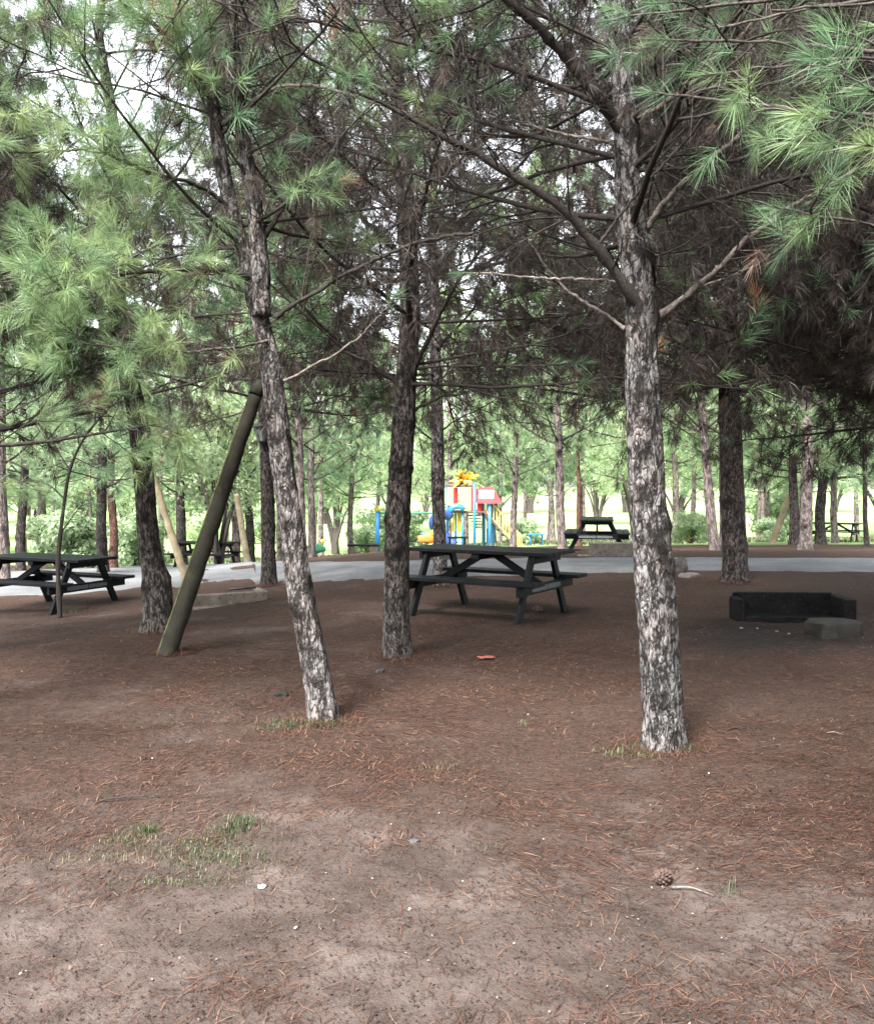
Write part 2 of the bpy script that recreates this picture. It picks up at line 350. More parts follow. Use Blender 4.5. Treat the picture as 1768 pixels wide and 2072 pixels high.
M['slab'] = simple('stone_slab', (.020, .019, .017), .9, .3, 7, bmp=.01, dirt=(.022, .02, .019))
M['stencil'] = simple('worn_white_paint', (.07, .08, .09), .7, .5, 60)
matte(M['table'], .22); matte(M['sooty']); matte(M['pole']); matte(M['slab'])
M['rock'] = simple('dark_rock', (.06, .056, .056), .85, .4, 6, bmp=.02)
M['pale_rock'] = simple('pale_rock', (.15, .13, .12), .9, .25, 7, bmp=.02)
M['blue'] = simple('blue_paint', (.02, .17, .48), .35, .08, 6)
M['darkblue'] = simple('navy_plastic', (.02, .045, .16), .35, .15, 6)
M['yellow'] = simple('yellow_plastic', (.62, .40, .03), .4, .06, 6)
M['paleyellow'] = simple('pale_yellow_plastic', (.62, .50, .14), .4, .06, 6)
M['red'] = simple('red_plastic', (.48, .018, .022), .35, .06, 6)
M['white'] = simple('white_plastic', (.78, .74, .74), .4, .05, 6)
M['deck'] = simple('brown_deck', (.07, .045, .04), .7, .2, 6)
M['black'] = simple('black_iron', (.014, .015, .016), .5, .2, 20)
M['orange'] = simple('orange_plastic', (.75, .16, .03), .45, .15, 8)
M['green_paint'] = simple('green_paint', (.05, .22, .14), .5, .15, 8)
m, t, b = mat('frosted_glass'); b.inputs['Base Color'].default_value = (.22, .24, .24, 1); b.inputs['Roughness'].default_value = .25; b.inputs['Transmission Weight'].default_value = .35; M['glass'] = m
M['cone'] = simple('cone_scales', (.055, .032, .024), .85, .4, 40)
M['redscrap'] = simple('red_scrap', (.22, .055, .04), .7, .25, 20)

for k_ in [q for q in M if q.startswith('bark')] + ['ground', 'twig', 'gravel', 'concrete', 'chips', 'pale_rock', 'pole_tan', 'rock']: matte(M[k_], .08)
matte(M['table'], .12); matte(M['sooty'], .08)
# ------------------------------------------------------------------ object helpers
def tag(o, label=None, cat=None, group=None, kind=None):
    for k, q in (('label', label), ('category', cat), ('group', group), ('kind', kind)):
        if q: o[k] = q
    return o
def thing(name, loc, label, cat, group=None, rz=0.0):
    o = bpy.data.objects.new(name, None); COL.objects.link(o); o.location = tuple(float(q) for q in loc); o.rotation_euler = (0, 0, rz); o.empty_display_size = .2
    return tag(o, label, cat, group)
def rel(o, pts): return np.asarray(pts, float) - np.array(o.location)
def copy_tree(o, parent=None):
    c = o.copy(); COL.objects.link(c); c.parent = parent
    for ch in [q for q in bpy.data.objects if q.parent == o]: copy_tree(ch, c)
    return c

# ------------------------------------------------------------------ setting: ground, road
def axis_steps(fine, lim, step, gr, far):
    a = list(np.arange(0, lim, step)); s = step
    while a[-1] < far: s *= gr; a.append(a[-1] + s)
    return np.array(a)
ax = axis_steps(0, 3.2, .045, 1.035, 420); xs = np.concatenate([-ax[:0:-1], ax])
ay = axis_steps(0, 9.0, .045, 1.022, 420); ys = np.concatenate([np.array([-60, -20, -6, -2.0]), ay])
X, Y = np.meshgrid(xs, ys); fade = 1 - sstep(10, 20, np.hypot(X, Y))
Z = gz(X, Y) + fade * (.016 * (vn(X * 6, Y * 6, 3) - .5) + .014 * (vn(X * 15, Y * 15, 4) - .5))
g0 = MB(); nx, ny = len(xs), len(ys); idx = np.arange(nx * ny).reshape(ny, nx)
g0.add(np.stack([X, Y, Z], -1), [np.stack([idx[:-1, :-1], idx[:-1, 1:], idx[1:, 1:], idx[1:, :-1]], -1).reshape(-1, 4)])
tag(g0.build('ground', M['ground']), kind='structure')
# gravel road
us = np.linspace(-500, 2400, 420)
top = np.interp(us, [-500, 0, 300, 660, 1000, 1200, 1768, 2400], [1172, 1158, 1145, 1136, 1130, 1127, 1129, 1135])
bot = np.interp(us, [-500, 0, 300, 450, 660, 1000, 1400, 1768, 2400], [1236, 1212, 1200, 1194, 1176, 1166, 1153, 1157, 1168])
rd = MB(); rows = []
for i, (u, a, b_) in enumerate(zip(us, top, bot)):
    pa, pb = G(u, a - 2), G(u, b_ + 4); j1 = .3 * (vn(i * .1, 3) - .5) + .12 * (vn(i * .6, 5) - .5); j2 = .4 * (vn(i * .1, 9) - .5) + .12 * (vn(i * .6, 7) - .5)
    q = np.linspace(0, 1, 14)[:, None]; r_ = pb * (1 - q) + pa * q; r_[0, 1] += j1; r_[-1, 1] += j2
    r_[:, 2] = gz(r_[:, 0], r_[:, 1]) + np.interp(np.linspace(0, 1, 14), [0, .1, .3, .7, .9, 1], [-.03, .008, .032, .032, .008, -.03]) + .012 * (vn(r_[:, 0] * 3, r_[:, 1] * 3, 31) - .5); rows.append(r_)
rows = np.array(rows); n1, n2 = rows.shape[:2]; idx = np.arange(n1 * n2).reshape(n1, n2)
rd.add(rows, [np.stack([idx[:-1, :-1], idx[1:, :-1], idx[1:, 1:], idx[:-1, 1:]], -1).reshape(-1, 4)])
tag(rd.build('gravel_road', M['gravel']), kind='structure')

# ------------------------------------------------------------------ trees
class Trunk:                        # centre line and radius as functions of height
    def __init__(s, pts, rad):
        s.p = np.array(pts, float); s.r = np.array(rad, float)
        o = np.argsort(s.p[:, 2]); s.p = s.p[o]; s.r = s.r[o]
    def at(s, z): return np.stack([np.interp(z, s.p[:, 2], s.p[:, 0]), np.interp(z, s.p[:, 2], s.p[:, 1]), np.asarray(z, float)], -1)
    def rad(s, z): return np.interp(z, s.p[:, 2], s.r)
def extend(pts, rad, H, g):
    pts = [np.array(p) for p in pts]; p = pts[-1]; d = nrm(pts[-1] - pts[-3 if len(pts) > 2 else 0]); z0 = pts[0][2]
    n = 5
    h = z0 + H - p[2]
    for i in range(1, n + 1):
        q = p + np.array([d[0] * h * .35 * i / n, d[1] * h * .3 * i / n, h * i / n]) + np.array([g.normal(0, .05), g.normal(0, .05), 0])
        pts.append(q); rad = list(rad) + [rad[-1] * (1 - .8 / n)]
    return pts, rad
def trunk_mesh(mb, tk, z0, z1, g, seg=26, dz=.05, knots=(), rough=.06, flare=.35, off=(0, 0, 0)):
    zs = np.arange(z0 - .12, z1, dz); c = tk.at(zs); r = tk.rad(zs)
    k = np.array([.25, .5, .25])
    for _ in range(6):
        c[1:-1] = (c[:-2] + 2 * c[1:-1] + c[2:]) / 4; r[1:-1] = (r[:-2] + 2 * r[1:-1] + r[2:]) / 4
    th = np.arange(seg) * 2 * np.pi / seg; TH, ZZ = np.meshgrid(th, zs); s = int(g.integers(1, 50))
    cx, sy = np.cos(TH), np.sin(TH)
    rr = r[:, None] * (1 + rough * 2 * (vn(cx * 1.3 + 9, ZZ * 2.2 + sy * 1.3, s) - .5) + rough * 1.4 * (vn(cx * 4 + 5, ZZ * 4 + sy * 4, s + 3) - .5) + rough * .9 * (vn(cx * 9, ZZ * 14 + sy * 9, s + 8) - .5))
    h = ZZ - z0
    rr *= 1 + flare * np.exp(-np.clip(h, 0, 9) / .10) * (.7 + .6 * vn(cx * 2 + 3, sy * 2, s + 5))
    tint = np.zeros_like(rr)
    for kz, kth, ks in knots:
        dth = np.angle(np.exp(1j * (TH - kth))); q = (dth * r[:, None] / ks) ** 2 + ((ZZ - kz) / (ks * .8)) ** 2
        q = q * (1 + 1.2 * (vn(cx * 6, ZZ * 30 + sy * 6, s) - .5)); tint = np.maximum(tint, np.exp(-q * .9) * 1.35); rr += ks * .36 * np.exp(-q)
    V = np.stack([c[:, 0:1] + rr * cx, c[:, 1:2] + rr * sy, ZZ], -1) - np.asarray(off)
    n1 = len(zs); i = np.arange(n1 * seg).reshape(n1, seg); j = np.roll(i, -1, 1)
    mb.add(V, [np.stack([i[:-1], j[:-1], j[1:], i[1:]], -1).reshape(-1, 4)], np.clip(tint, 0, 1).ravel())
GT = np.random.default_rng(3)
TPL_NEAR = tuft_templates(12, 84, .118, .0014, GT)
TPL_MID = tuft_templates(10, 40, .14, .0040, GT)
TPL_FAR = tuft_templates(8, 14, .20, .022, GT, fine=False)
def auto_limbs(tk, z0, z1, per, dz, Lm, g, el0=8, el1=50, az_ok=None):
    p, d, L, r = [], [], [], []; z = z0; a = g.uniform(0, 6.28)
    while z < z1:
        f = (z - z0) / (z1 - z0)
        for k in range(per):
            a += 2 * np.pi / per + g.normal(0, .35); zz = z + g.normal(0, .06)
            if az_ok and not az_ok(a, zz): continue
            e = R(el0 + (el1 - el0) * f + g.normal(0, 7)); p.append(tk.at(zz)); d.append([math.cos(e) * math.cos(a), math.cos(e) * math.sin(a), math.sin(e)])
            L.append(Lm * (1 - .75 * f ** 1.4) * g.uniform(.75, 1.15)); r.append(float(tk.rad(zz)) * g.uniform(.17, .30))
        a += 1.1; z += dz * g.uniform(.8, 1.2)
    return np.array(p), np.array(d), np.array(L), np.array(r)
def dress(root_off, limbs, Lr, g, twig, ndl, tpl, n2=14, n3=6, green=.5, gspan=.35, hue=.35, hvar=.16, dead=.14, dry=.25, tw_t=.3, twr=1.0, k2=4, k3=3, l2=.38, gfun=None, tsz=1.0, droop=.25):
    """side branches, twigs and needle tufts on a set of limbs (M, n, 3)"""
    off = np.asarray(root_off)
    p, d, t, pi = sprout(limbs, n2, .12, .99, R(32), R(68), g); L = Lr[pi] * l2 * (1 - .55 * t) * g.uniform(.5, 1.25, len(t))
    B = grow(p, d, L, 7, .12, g.uniform(-.25, .55, len(t)), g)
    r2 = np.linspace(1, .35, 7)[None] * (.0032 + .0045 * L[:, None])
    tubes(twig, B - off, r2, k2, np.clip(tw_t + g.normal(0, .16, len(L)), 0, 1))
    q, e, s, qi = sprout(B, n3, .15, 1.0, R(25), R(62), g, .8); L3 = g.uniform(.09, .36, len(s)) * (1.1 - .4 * s)
    C = grow(q, e, L3, 4, .18, g.uniform(-.5, .5, len(s)), g)
    tubes(twig, C - off, np.linspace(1, .5, 4)[None] * np.full((len(L3), 1), .0021 * twr), k3, np.clip(tw_t + g.normal(0, .2, len(L3)), 0, 1))
    out = np.concatenate([t[qi] * .75 + s * .25, t * .75 + .28, np.ones(len(limbs))])
    ends = np.concatenate([C[:, -1], B[:, -1], limbs[:, -1]]); dirs = np.concatenate([C[:, -1] - C[:, -2], B[:, -1] - B[:, -2], limbs[:, -1] - limbs[:, -2]])
    gr = sstep(green - gspan, green + gspan, out + g.normal(0, .12, len(out)))
    if gfun is not None: gr = gr * gfun(ends)
    a = g.random(len(out)) < gr
    dd = ~a & (g.random(len(out)) < dead)
    clump = vn(ends[:, 0] * 1.6 + 11, ends[:, 1] * 1.6 + ends[:, 2] * 1.3, 5) - .5
    tint = np.clip(hue + 2.0 * hvar * clump + g.normal(0, hvar * .6, len(out)), 0, .70)
    dr = g.random(len(out)) < .022; tint[dr] = g.uniform(.93, 1.0, dr.sum())
    tufts(ndl, ends[a] - off, dirs[a], g.uniform(.8, 1.2, a.sum()) * tsz, tint[a], tpl, g, droop)
    k = dd.sum(); dv = dirs[dd] * .5 / (np.linalg.norm(dirs[dd], axis=1, keepdims=True) + 1e-9); dv[:, 2] -= .8
    tufts(ndl, ends[dd] - off, dv, g.uniform(.6, .95, k) * tsz, np.where(g.random(k) < .75, g.uniform(.80, .90, k), g.uniform(.75, .93, k)), tpl, g, .4)
    if dry > 0:                     # fine bare twiglets
        q, e, s, _ = sprout(C, 2, .1, 1.0, R(25), R(70), g, 1.0); kk = g.random(len(s)) < dry
        C2 = grow(q[kk], e[kk], g.uniform(.05, .2, kk.sum()), 3, .2, -.2, g)
        tubes(twig, C2 - off, np.full((kk.sum(), 3), .0013 * twr), 3, np.clip(tw_t + g.normal(0, .2, kk.sum()), 0, 1))
def pine(name, pts, rad, label, barkm, seed, H=9.0, z0=2.4, per=4, dz=.5, Lm=2.6, hand=(), forks=(), knots='auto', seg=26, tpl=None, flare=.35, el0=8, el1=50, group=None, az_ok=None, rough=.06, **kw):
    g = np.random.default_rng(seed); base = np.array(pts[0]); root = thing(name, base, label, 'tree', group)
    pts, rad = extend(pts, rad, H, g); tk = Trunk(pts, rad); tm = MB()
    kn = []
    if knots == 'auto':
        z = base[2] + .5
        while z < base[2] + 4.5:
            for _ in range(3): kn.append((z + g.normal(0, .03), g.uniform(0, 6.28), float(tk.rad(z)) * g.uniform(.25, .5)))
            z += g.uniform(.3, .5)
    else: kn = list(knots)
    trunk_mesh(tm, tk, base[2], base[2] + H, g, seg=seg, knots=kn, off=base, flare=flare, rough=rough)
    tm.build('trunk', barkm, root)
    for fpts, fr in forks:
        fm = MB(); Pf = resample(fpts, 40); fm.tube(Pf - base, np.linspace(fr[0], fr[1], 40) * (1 + .06 * g.normal(0, 1, 40)), 16); fm.build('trunk_fork', barkm, root)
    tw, nd = MB(), MB(); tpl = tpl or TPL_MID
    p, d, L, r = auto_limbs(tk, base[2] + z0, base[2] + H - .2, per, dz, Lm, g, el0, el1, az_ok)
    A = grow(p, d, L, 10, .07, .25, g)
    tubes(tw, A - base, np.linspace(1, .22, 10)[None] * r[:, None], 6, np.clip(kw.get('tw_t', .3) + g.normal(0, .1, len(r)), 0, 1))
    dress(base, A, L, g, tw, nd, tpl, **kw)
    for hp, r0, r1, o in hand:
        Hh = resample(hp, 12); hm = MB(); Hh[1:-1] += g.normal(0, .005, (10, 3)); Hh = resample(Hh, 40); Hh[1:-1] += g.normal(0, .0025, (38, 3)); hm.tube(Hh - base, np.linspace(r0, r1, 40) * (1 + .10 * g.normal(0, 1, 40)) * (1 + .5 * np.exp(-np.arange(40) / 1.5)), 11, o.get('tone', .5), cap=False); hm.build('limb', M['twig'], root)
        Hh = resample(Hh, 12); o2 = dict(kw); o2.update({k: v for k, v in o.items() if k != 'tone'})
        dress(base, Hh[None], np.array([np.linalg.norm(np.diff(Hh, axis=0), axis=1).sum()]), g, tw, nd, tpl, **o2)
    for fpts, fr in forks:
        Pf = resample(fpts, 12); ft = Trunk(Pf, np.linspace(fr[0], fr[1], 12)); q, dq, Lq, rq = auto_limbs(ft, Pf[3, 2], Pf[-1, 2], 3, .4, Lm * .5, g)
        A2 = grow(q, dq, Lq, 10, .07, .2, g); tubes(tw, A2 - base, np.linspace(1, .22, 10)[None] * rq[:, None], 6, .3); dress(base, A2, Lq, g, tw, nd, tpl, **kw)
    tw.build('branches', M['twig'], root); nd.build('crown', M['needle'], root)
    return root
def path(uv, Y0, Y1=None, gr=True):
    Y1 = Y0 if Y1 is None else Y1; n = len(uv); out = [P(u, v, Y0 + (Y1 - Y0) * i / (n - 1)) for i, (u, v) in enumerate(uv)]
    return out
def trunk_path(uvw, dY=0.0):        # base from the ground, the rest above it at the same distance
    b = G(uvw[0][0], uvw[0][1]); Y0 = b[1] + uvw[0][2] / F * b[1] / 2; pts = [np.array([b[0] * Y0 / b[1], Y0, float(gz(b[0], Y0))])]; rad = [uvw[0][2] / F * Y0 / 2]
    n = len(uvw)
    for i, (u, v, w_) in enumerate(uvw[1:], 1):
        Yi = Y0 + dY * i / n; pts.append(P(u, v, Yi)); rad.append(w_ / F * Yi / 2)
    return pts, rad, Y0

# right foreground pine
pts, rad, YA = trunk_path([(1345, 1524, 84), (1341, 1400, 84), (1325, 1200, 76), (1310, 1000, 70), (1300, 800, 66), (1297, 650, 62), (1290, 560, 58), (1272, 400, 52), (1268, 300, 50), (1266, 200, 46), (1256, 100, 42), (1250, 0, 38)])
def kA(u, v, s): 
    q = P(u, v, YA); return (q[2], math.asin(max(-1, min(1, (q[0] - np.interp(q[2], [p[2] for p in pts], [p[0] for p in pts])) / .1))) - math.pi / 2 if True else 0, s)
knA = [kA(*k) for k in [(1295, 795, .05), (1330, 780, .045), (1300, 850, .04), (1325, 640, .07), (1280, 640, .05), (1310, 700, .03), (1320, 1100, .05), (1345, 1060, .06), (1330, 1115, .05), (1290, 1010, .03), (1345, 1190, .04), (1330, 1400, .04), (1305, 510, .05), (1318, 455, .05), (1290, 270, .05), (1255, 250, .04), (1265, 95, .05), (1300, 930, .03), (1350, 1140, .05), (1310, 880, .03)]]
handA = [
 (path([(1305, 640), (1270, 580), (1240, 528), (1150, 430), (1060, 362), (900, 275), (760, 205), (690, 170)], YA, YA - .6), .032, .009, dict(tone=.08, n2=22, n3=7, green=1.1, dead=.05, l2=.3)),
 (path([(1320, 650), (1400, 590), (1440, 560), (1490, 500), (1560, 440), (1640, 390), (1740, 340)], YA, YA - .7), .020, .010, dict(tone=.72, n2=14, n3=5, green=.9, dead=.03, l2=.3)),
 (path([(1305, 465), (1345, 400), (1390, 370), (1440, 320), (1490, 280), (1560, 200)], YA, YA - .6), .020, .010, dict(tone=.7, n2=12, green=.8, dead=.03, l2=.3)),
 (path([(1275, 275), (1230, 220), (1190, 170), (1150, 120), (1095, 60), (1040, 15), (960, -50)], YA, YA - .5), .036, .020, dict(tone=.05, n2=14, green=1.1, dead=.03, l2=.3)),
 (path([(1265, 250), (1320, 225), (1380, 190), (1450, 120), (1530, 40), (1600, -30)], YA, YA - .4), .016, .010, dict(tone=.9, n2=10, green=.8, l2=.3)),
 (path([(1265, 665), (1210, 625), (1150, 590), (1120, 560), (1060, 480)], YA, YA + .5), .010, .005, dict(tone=.75, n2=8, green=1.2, dead=.02, l2=.3)),
 (path([(1265, 572), (1180, 565), (1070, 560), (935, 552)], YA, YA - .3), .008, .004, dict(tone=1., n2=7, n3=3, green=1.3, dead=0, l2=.22)),
 (path([(1255, 295), (1180, 275), (1100, 262), (1000, 240), (880, 190)], YA, YA + .4), .010, .004, dict(tone=.9, n2=8, n3=3, green=1.3, dead=0, l2=.25)),
 (path([(1215, 490), (1280, 400), (1340, 330), (1390, 290), (1420, 250), (1450, 180)], YA - .2, YA - .7), .009, .004, dict(tone=.2, n2=8, n3=3, green=1.2, dead=0, l2=.25)),
 (path([(1395, 585), (1470, 565), (1540, 530), (1620, 470), (1700, 440)], YA - .1, YA - .4), .007, .003, dict(tone=.8, n2=8, n3=3, green=1.2, dead=0, l2=.25)),
]
pine('pine_tree', pts, rad, 'pale flaking pine trunk on the right with two long bare limbs spreading from one knot', M['bark_pale'], 11, z0=3.0, hand=handA, knots=knA, seg=64, rough=.10,
     tpl=TPL_NEAR, n2=18, n3=7, green=1.15, gspan=.25, hue=.4, dead=.26, dry=.9, tw_t=.22, Lm=3.0, per=5, dz=.38, flare=.2)
# leaning forked pine, left of centre
pts, rad, YB = trunk_path([(656, 1466, 62), (648, 1400, 60), (625, 1280, 54), (602, 1180, 50), (588, 1050, 46), (573, 950, 46), (562, 850, 44), (546, 720, 40), (520, 620, 36), (505, 550, 33), (480, 470, 31), (460, 390, 29), (443, 300, 28), (430, 200, 26), (415, 80, 24), (405, 0, 22)], -.3)
ptB = pts; YBt = YB - .2
def kB(u, v, s): q = P(u, v, YB); return (q[2], -math.pi / 2 + float(np.clip((q[0] - np.interp(q[2], [p[2] for p in ptB], [p[0] for p in ptB])) / .07, -1.2, 1.2)), s)
knB = [kB(*k) for k in [(548, 845, .05), (555, 885, .035), (600, 1225, .05), (632, 1170, .045), (610, 1240, .045), (585, 1060, .035), (612, 1280, .04), (622, 1310, .035), (520, 620, .05), (490, 480, .04), (455, 360, .04), (575, 1120, .03), (615, 1345, .03)]]
forkB = [(path([(530, 640), (528, 560), (522, 480), (512, 400), (498, 320), (486, 250), (478, 160), (470, 60), (460, -80)], YBt), (.058, .03))]
handB = [
 (path([(532, 480), (570, 430), (598, 380), (610, 330), (618, 250), (640, 160), (700, 60)], YBt, YBt + .4), .016, .008, dict(tone=.1, n2=10, green=.8, l2=.3)),
 (path([(560, 640), (640, 585), (700, 555), (760, 520), (860, 480), (960, 470)], YBt, YBt - .8), .014, .008, dict(tone=.2, n2=14, n3=5, green=1.2, dead=.05, l2=.3)),
 (path([(505, 560), (450, 545), (390, 545), (320, 545), (200, 560), (80, 600)], YBt, YBt - .9), .016, .008, dict(tone=.15, n2=16, green=.45, l2=.34)),
 (path([(470, 420), (420, 380), (360, 360), (300, 350), (200, 300)], YBt, YBt - .6), .014, .007, dict(tone=.2, n2=14, green=.5, l2=.34)),
 (path([(540, 690), (480, 700), (400, 716), (260, 705), (150, 690)], YBt, YBt - .9), .009, .005, dict(tone=.7, n2=14, green=.5, l2=.3)),
 (path([(440, 260), (470, 240), (560, 160), (700, 185), (860, 240)], YBt, YBt - .5), .012, .006, dict(tone=.8, n2=12, green=.9, l2=.3)),
 (path([(430, 200), (380, 120), (330, 60), (250, 10)], YBt, YBt - .5), .020, .010, dict(tone=.15, n2=12, green=.5, l2=.34)),
 (path([(575, 770), (640, 740), (720, 690), (800, 600)], YBt, YBt - .3), .008, .004, dict(tone=.8, n2=8, n3=3, green=1.2, l2=.25)),
]
pine('pine_tree', pts, rad, 'leaning pine with a pale scarred foot and a forked upper trunk', M['bark_grey'], 12, z0=3.0, hand=handB, forks=forkB, knots=knB, seg=52, rough=.09,
     tpl=TPL_NEAR, n2=9, n3=5, green=.78, gspan=.3, hue=.52, dead=.10, dry=.4, tw_t=.25, Lm=2.0, per=3, dz=.6, flare=.12)
# centre pine
pts, rad, YC = trunk_path([(805, 1335, 60), (802, 1260, 54), (803, 1150, 50), (804, 1050, 50), (810, 950, 48), (817, 850, 46), (822, 760, 42), (829, 650, 40), (828, 550, 38), (824, 450, 36), (815, 300, 34), (802, 150, 30), (798, 0, 28)])
handC = [
 (path([(840, 740), (865, 690), (885, 640), (930, 560), (990, 480)], YC, YC - .5), .022, .010, dict(tone=.05, n2=12, green=1.1, dead=.2, l2=.3)),
 (path([(842, 745), (950, 740), (1060, 742), (1180, 735)], YC, YC - .6), .012, .005, dict(tone=.2, n2=14, green=1.2, dead=.35, l2=.3)),
 (path([(800, 770), (740, 735), (690, 700), (630, 640), (560, 560)], YC, YC - .6), .022, .010, dict(tone=.1, n2=14, green=1.0, dead=.25, l2=.3)),
 (path([(798, 500), (740, 450), (690, 400), (660, 350), (590, 260), (560, 200)], YC, YC - .5), .022, .009, dict(tone=.1, n2=12, green=.8, dead=.2, l2=.3)),
 (path([(848, 420), (900, 350), (950, 230), (978, 130), (955, 20)], YC, YC - .6), .020, .010, dict(tone=.1, n2=12, green=1.0, dead=.2, l2=.3)),
 (path([(838, 830), (900, 800), (960, 770), (1040, 720)], YC, YC + .6), .010, .005, dict(tone=.2, n2=10, green=1.1, dead=.3, l2=.3)),
]
pine('pine_tree', pts, rad, 'straight dark brown pine standing in front of the central picnic table', M['bark_brown'], 13, z0=2.35, hand=handC, seg=40,
     n2=15, n3=7, green=1.05, gspan=.4, hue=.42, dead=.42, dry=.9, tw_t=.25, twr=1.3, Lm=2.9, per=4, dz=.45, flare=.12, el0=4)
# bulging brown pine at left
pts, rad, YE = trunk_path([(318, 1282, 58), (318, 1230, 58), (318, 1180, 58), (306, 1130, 44), (300, 1080, 42), (294, 1000, 40), (286, 900, 42), (270, 800, 36), (255, 740, 32), (240, 600, 28), (235, 450, 26)])
handE = [(path([(268, 812), (235, 780), (205, 765), (140, 700)], YE, YE - .5), .016, .008, dict(tone=.9, n2=10, green=.4, l2=.4)),
         (path([(262, 760), (220, 720), (130, 640), (60, 600)], YE, YE - .8), .014, .007, dict(tone=.2, n2=14, green=.4, l2=.4))]
pine('pine_tree', pts, rad, 'reddish brown pine with a swollen foot right behind the slanting pole', M['bark_brown'], 14, z0=2.75, hand=handE, seg=36,
     n2=13, n3=6, green=.45, gspan=.35, hue=.42, dead=.2, dry=.2, tw_t=.25, Lm=2.5, per=4, dz=.5, flare=.25)
# slender pine behind the leaning one, carries the lantern
pts, rad, YH = trunk_path([(544, 1187, 33), (543, 1100, 28), (541, 1000, 27), (537, 900, 25), (533, 800, 23), (530, 700, 21), (526, 550, 20)])
pine('pine_tree', pts, rad, 'slender dark pine carrying a black lantern beside the gravel road', M['bark_dark'], 15, z0=2.9, seg=24, n2=16, n3=8, green=1.0, hue=.5, dead=.8, dry=.7, tw_t=.2, twr=2, Lm=3.2, dz=.42, el0=-4, flare=.2)
# pine behind the centre one
pts, rad, YD = trunk_path([(892, 1188, 30), (889, 1100, 26), (886, 1000, 27), (885, 900, 25), (884, 800, 24), (880, 700, 22), (878, 560, 20)])
handD = [(path([(895, 870), (925, 845), (970, 830), (1040, 780)], YD, YD - .4), .012, .006, dict(tone=.1, n2=8, green=.7, l2=.3)), (path([(880, 895), (850, 870), (800, 830), (740, 790)], YD, YD - .4), .012, .006, dict(tone=.1, n2=8, green=.7, l2=.3))]
pine('pine_tree', pts, rad, 'mottled brown pine behind the central picnic table in front of the playground', M['bark_grey'], 16, z0=3.0, hand=handD, seg=24, n2=17, n3=8, green=1.0, hue=.45, dead=.75, dry=.7, tw_t=.2, twr=2, Lm=3.5, per=4, dz=.45, el0=-4, flare=.2)
# thick dark pine on the right
pts, rad, YI = trunk_path([(1489, 1181, 58), (1488, 1150, 50), (1484, 1050, 47), (1480, 950, 45), (1477, 850, 43), (1474, 750, 41), (1472, 650, 38), (1470, 500, 34)])
handI = [(path([(1490, 770), (1540, 735), (1590, 695), (1640, 670), (1740, 600)], YI, YI - .8), .034, .014, dict(tone=.08, n2=16, green=.8, dead=.4, l2=.36)),
         (path([(1490, 765), (1550, 745), (1610, 712), (1680, 690)], YI, YI + .6), .022, .010, dict(tone=.08, n2=14, green=.8, dead=.4, l2=.36)),
         (path([(1466, 765), (1435, 715), (1400, 665), (1340, 600)], YI, YI - .8), .034, .014, dict(tone=.05, n2=16, green=.9, dead=.4, l2=.36))]
pine('pine_tree', pts, rad, 'thick dark upright pine behind the blackened U shaped fire pit', M['bark_dark'], 17, z0=2.95, hand=handI, seg=32,
     n2=22, n3=10, green=1.3, hue=.25, dead=1., dry=.9, tw_t=.12, twr=2.2, Lm=4.4, per=7, dz=.34, flare=.2, el0=-2)
# pines just outside the frame whose branches reach in
gR = [(1240, 40, 3.2), (1335, 80, 3.1), (1320, 185, 3.3), (1430, 150, 3.0), (1500, 215, 2.9), (1570, 420, 2.8), (1640, 120, 2.5), (1750, 290, 2.4), (1690, 60, 2.5), (1420, 60, 3.4), (1755, 180, 2.2), (1690, 220, 2.6), (1560, 20, 2.8)]
sR = np.array([2.9, 3.1, 0.0]); sR[2] = float(gz(sR[0], sR[1]))
handR = []
for i, (u, v, Yt) in enumerate(gR):
    tip = P(u, v, Yt); st = np.array([sR[0], sR[1], max(2.0, tip[2] - .25 - .12 * (i % 3))]); mid = (st + tip) / 2 + np.array([0, 0, .22 - .1 * (i % 3)])
    handR.append(([st, st * .6 + mid * .4 + np.array([0, 0, .03]), mid, mid * .45 + tip * .55 + np.array([0, 0, .02]), tip], .014, .0035, dict(tone=.6, n2=6, n3=2, green=.86, gspan=.12, dead=.02, l2=.22, dry=.3, hue=.38, hvar=.22, tsz=.9)))
pine('pine_tree', [sR, sR + [0, 0, 1.5], sR + [.05, 0, 3], sR + [.1, 0, 4.5]], [.13, .12, .10, .08], 'bright green pine sprays hanging in from the upper right corner', M['bark_pale'], 18, z0=3.7, hand=handR, seg=24,
     tpl=TPL_NEAR, n2=9, n3=4, green=.9, hue=.38, dead=.1, dry=.4, tw_t=.4, Lm=2.0, per=2, dz=.7, H=7)
q = on(5.3, 8.4)
handR2 = [(path([(2000, 900), (1850, 770), (1768, 690), (1700, 640), (1620, 560)], 8.2, 7.6), .05, .015, dict(tone=.0, n2=18, green=1.0, dead=.5, l2=.36))]
pine('pine_tree', [q, q + [0, 0, 1.5], q + [.05, 0, 3], q + [.1, 0, 5]], [.17, .15, .13, .1], 'dark dense pine boughs filling the right edge above the fire pit', M['bark_dark'], 19, z0=2.3, hand=handR2, seg=20,
     n2=22, n3=10, green=1.3, hue=.22, dead=1., dry=.9, tw_t=.12, twr=1.6, Lm=3.8, per=7, dz=.34, el0=0)
q = on(-3.75, 5.4)
pine('pine_tree', [q, q + [0, 0, 1.5], q + [.05, 0, 3], q + [.1, 0, 5]], [.13, .12, .10, .08], 'soft green pine boughs reaching in from the upper left edge', M['bark_grey'], 20, z0=1.9, seg=20,
     tpl=TPL_NEAR, n2=12, n3=5, green=.38, gspan=.25, hue=.56, hvar=.2, dead=.06, dry=.2, tw_t=.3, Lm=2.3, per=4, dz=.5, H=7, el0=2, az_ok=lambda a, z: math.cos(a) > -.4)
q = on(-4.6, 8.2)
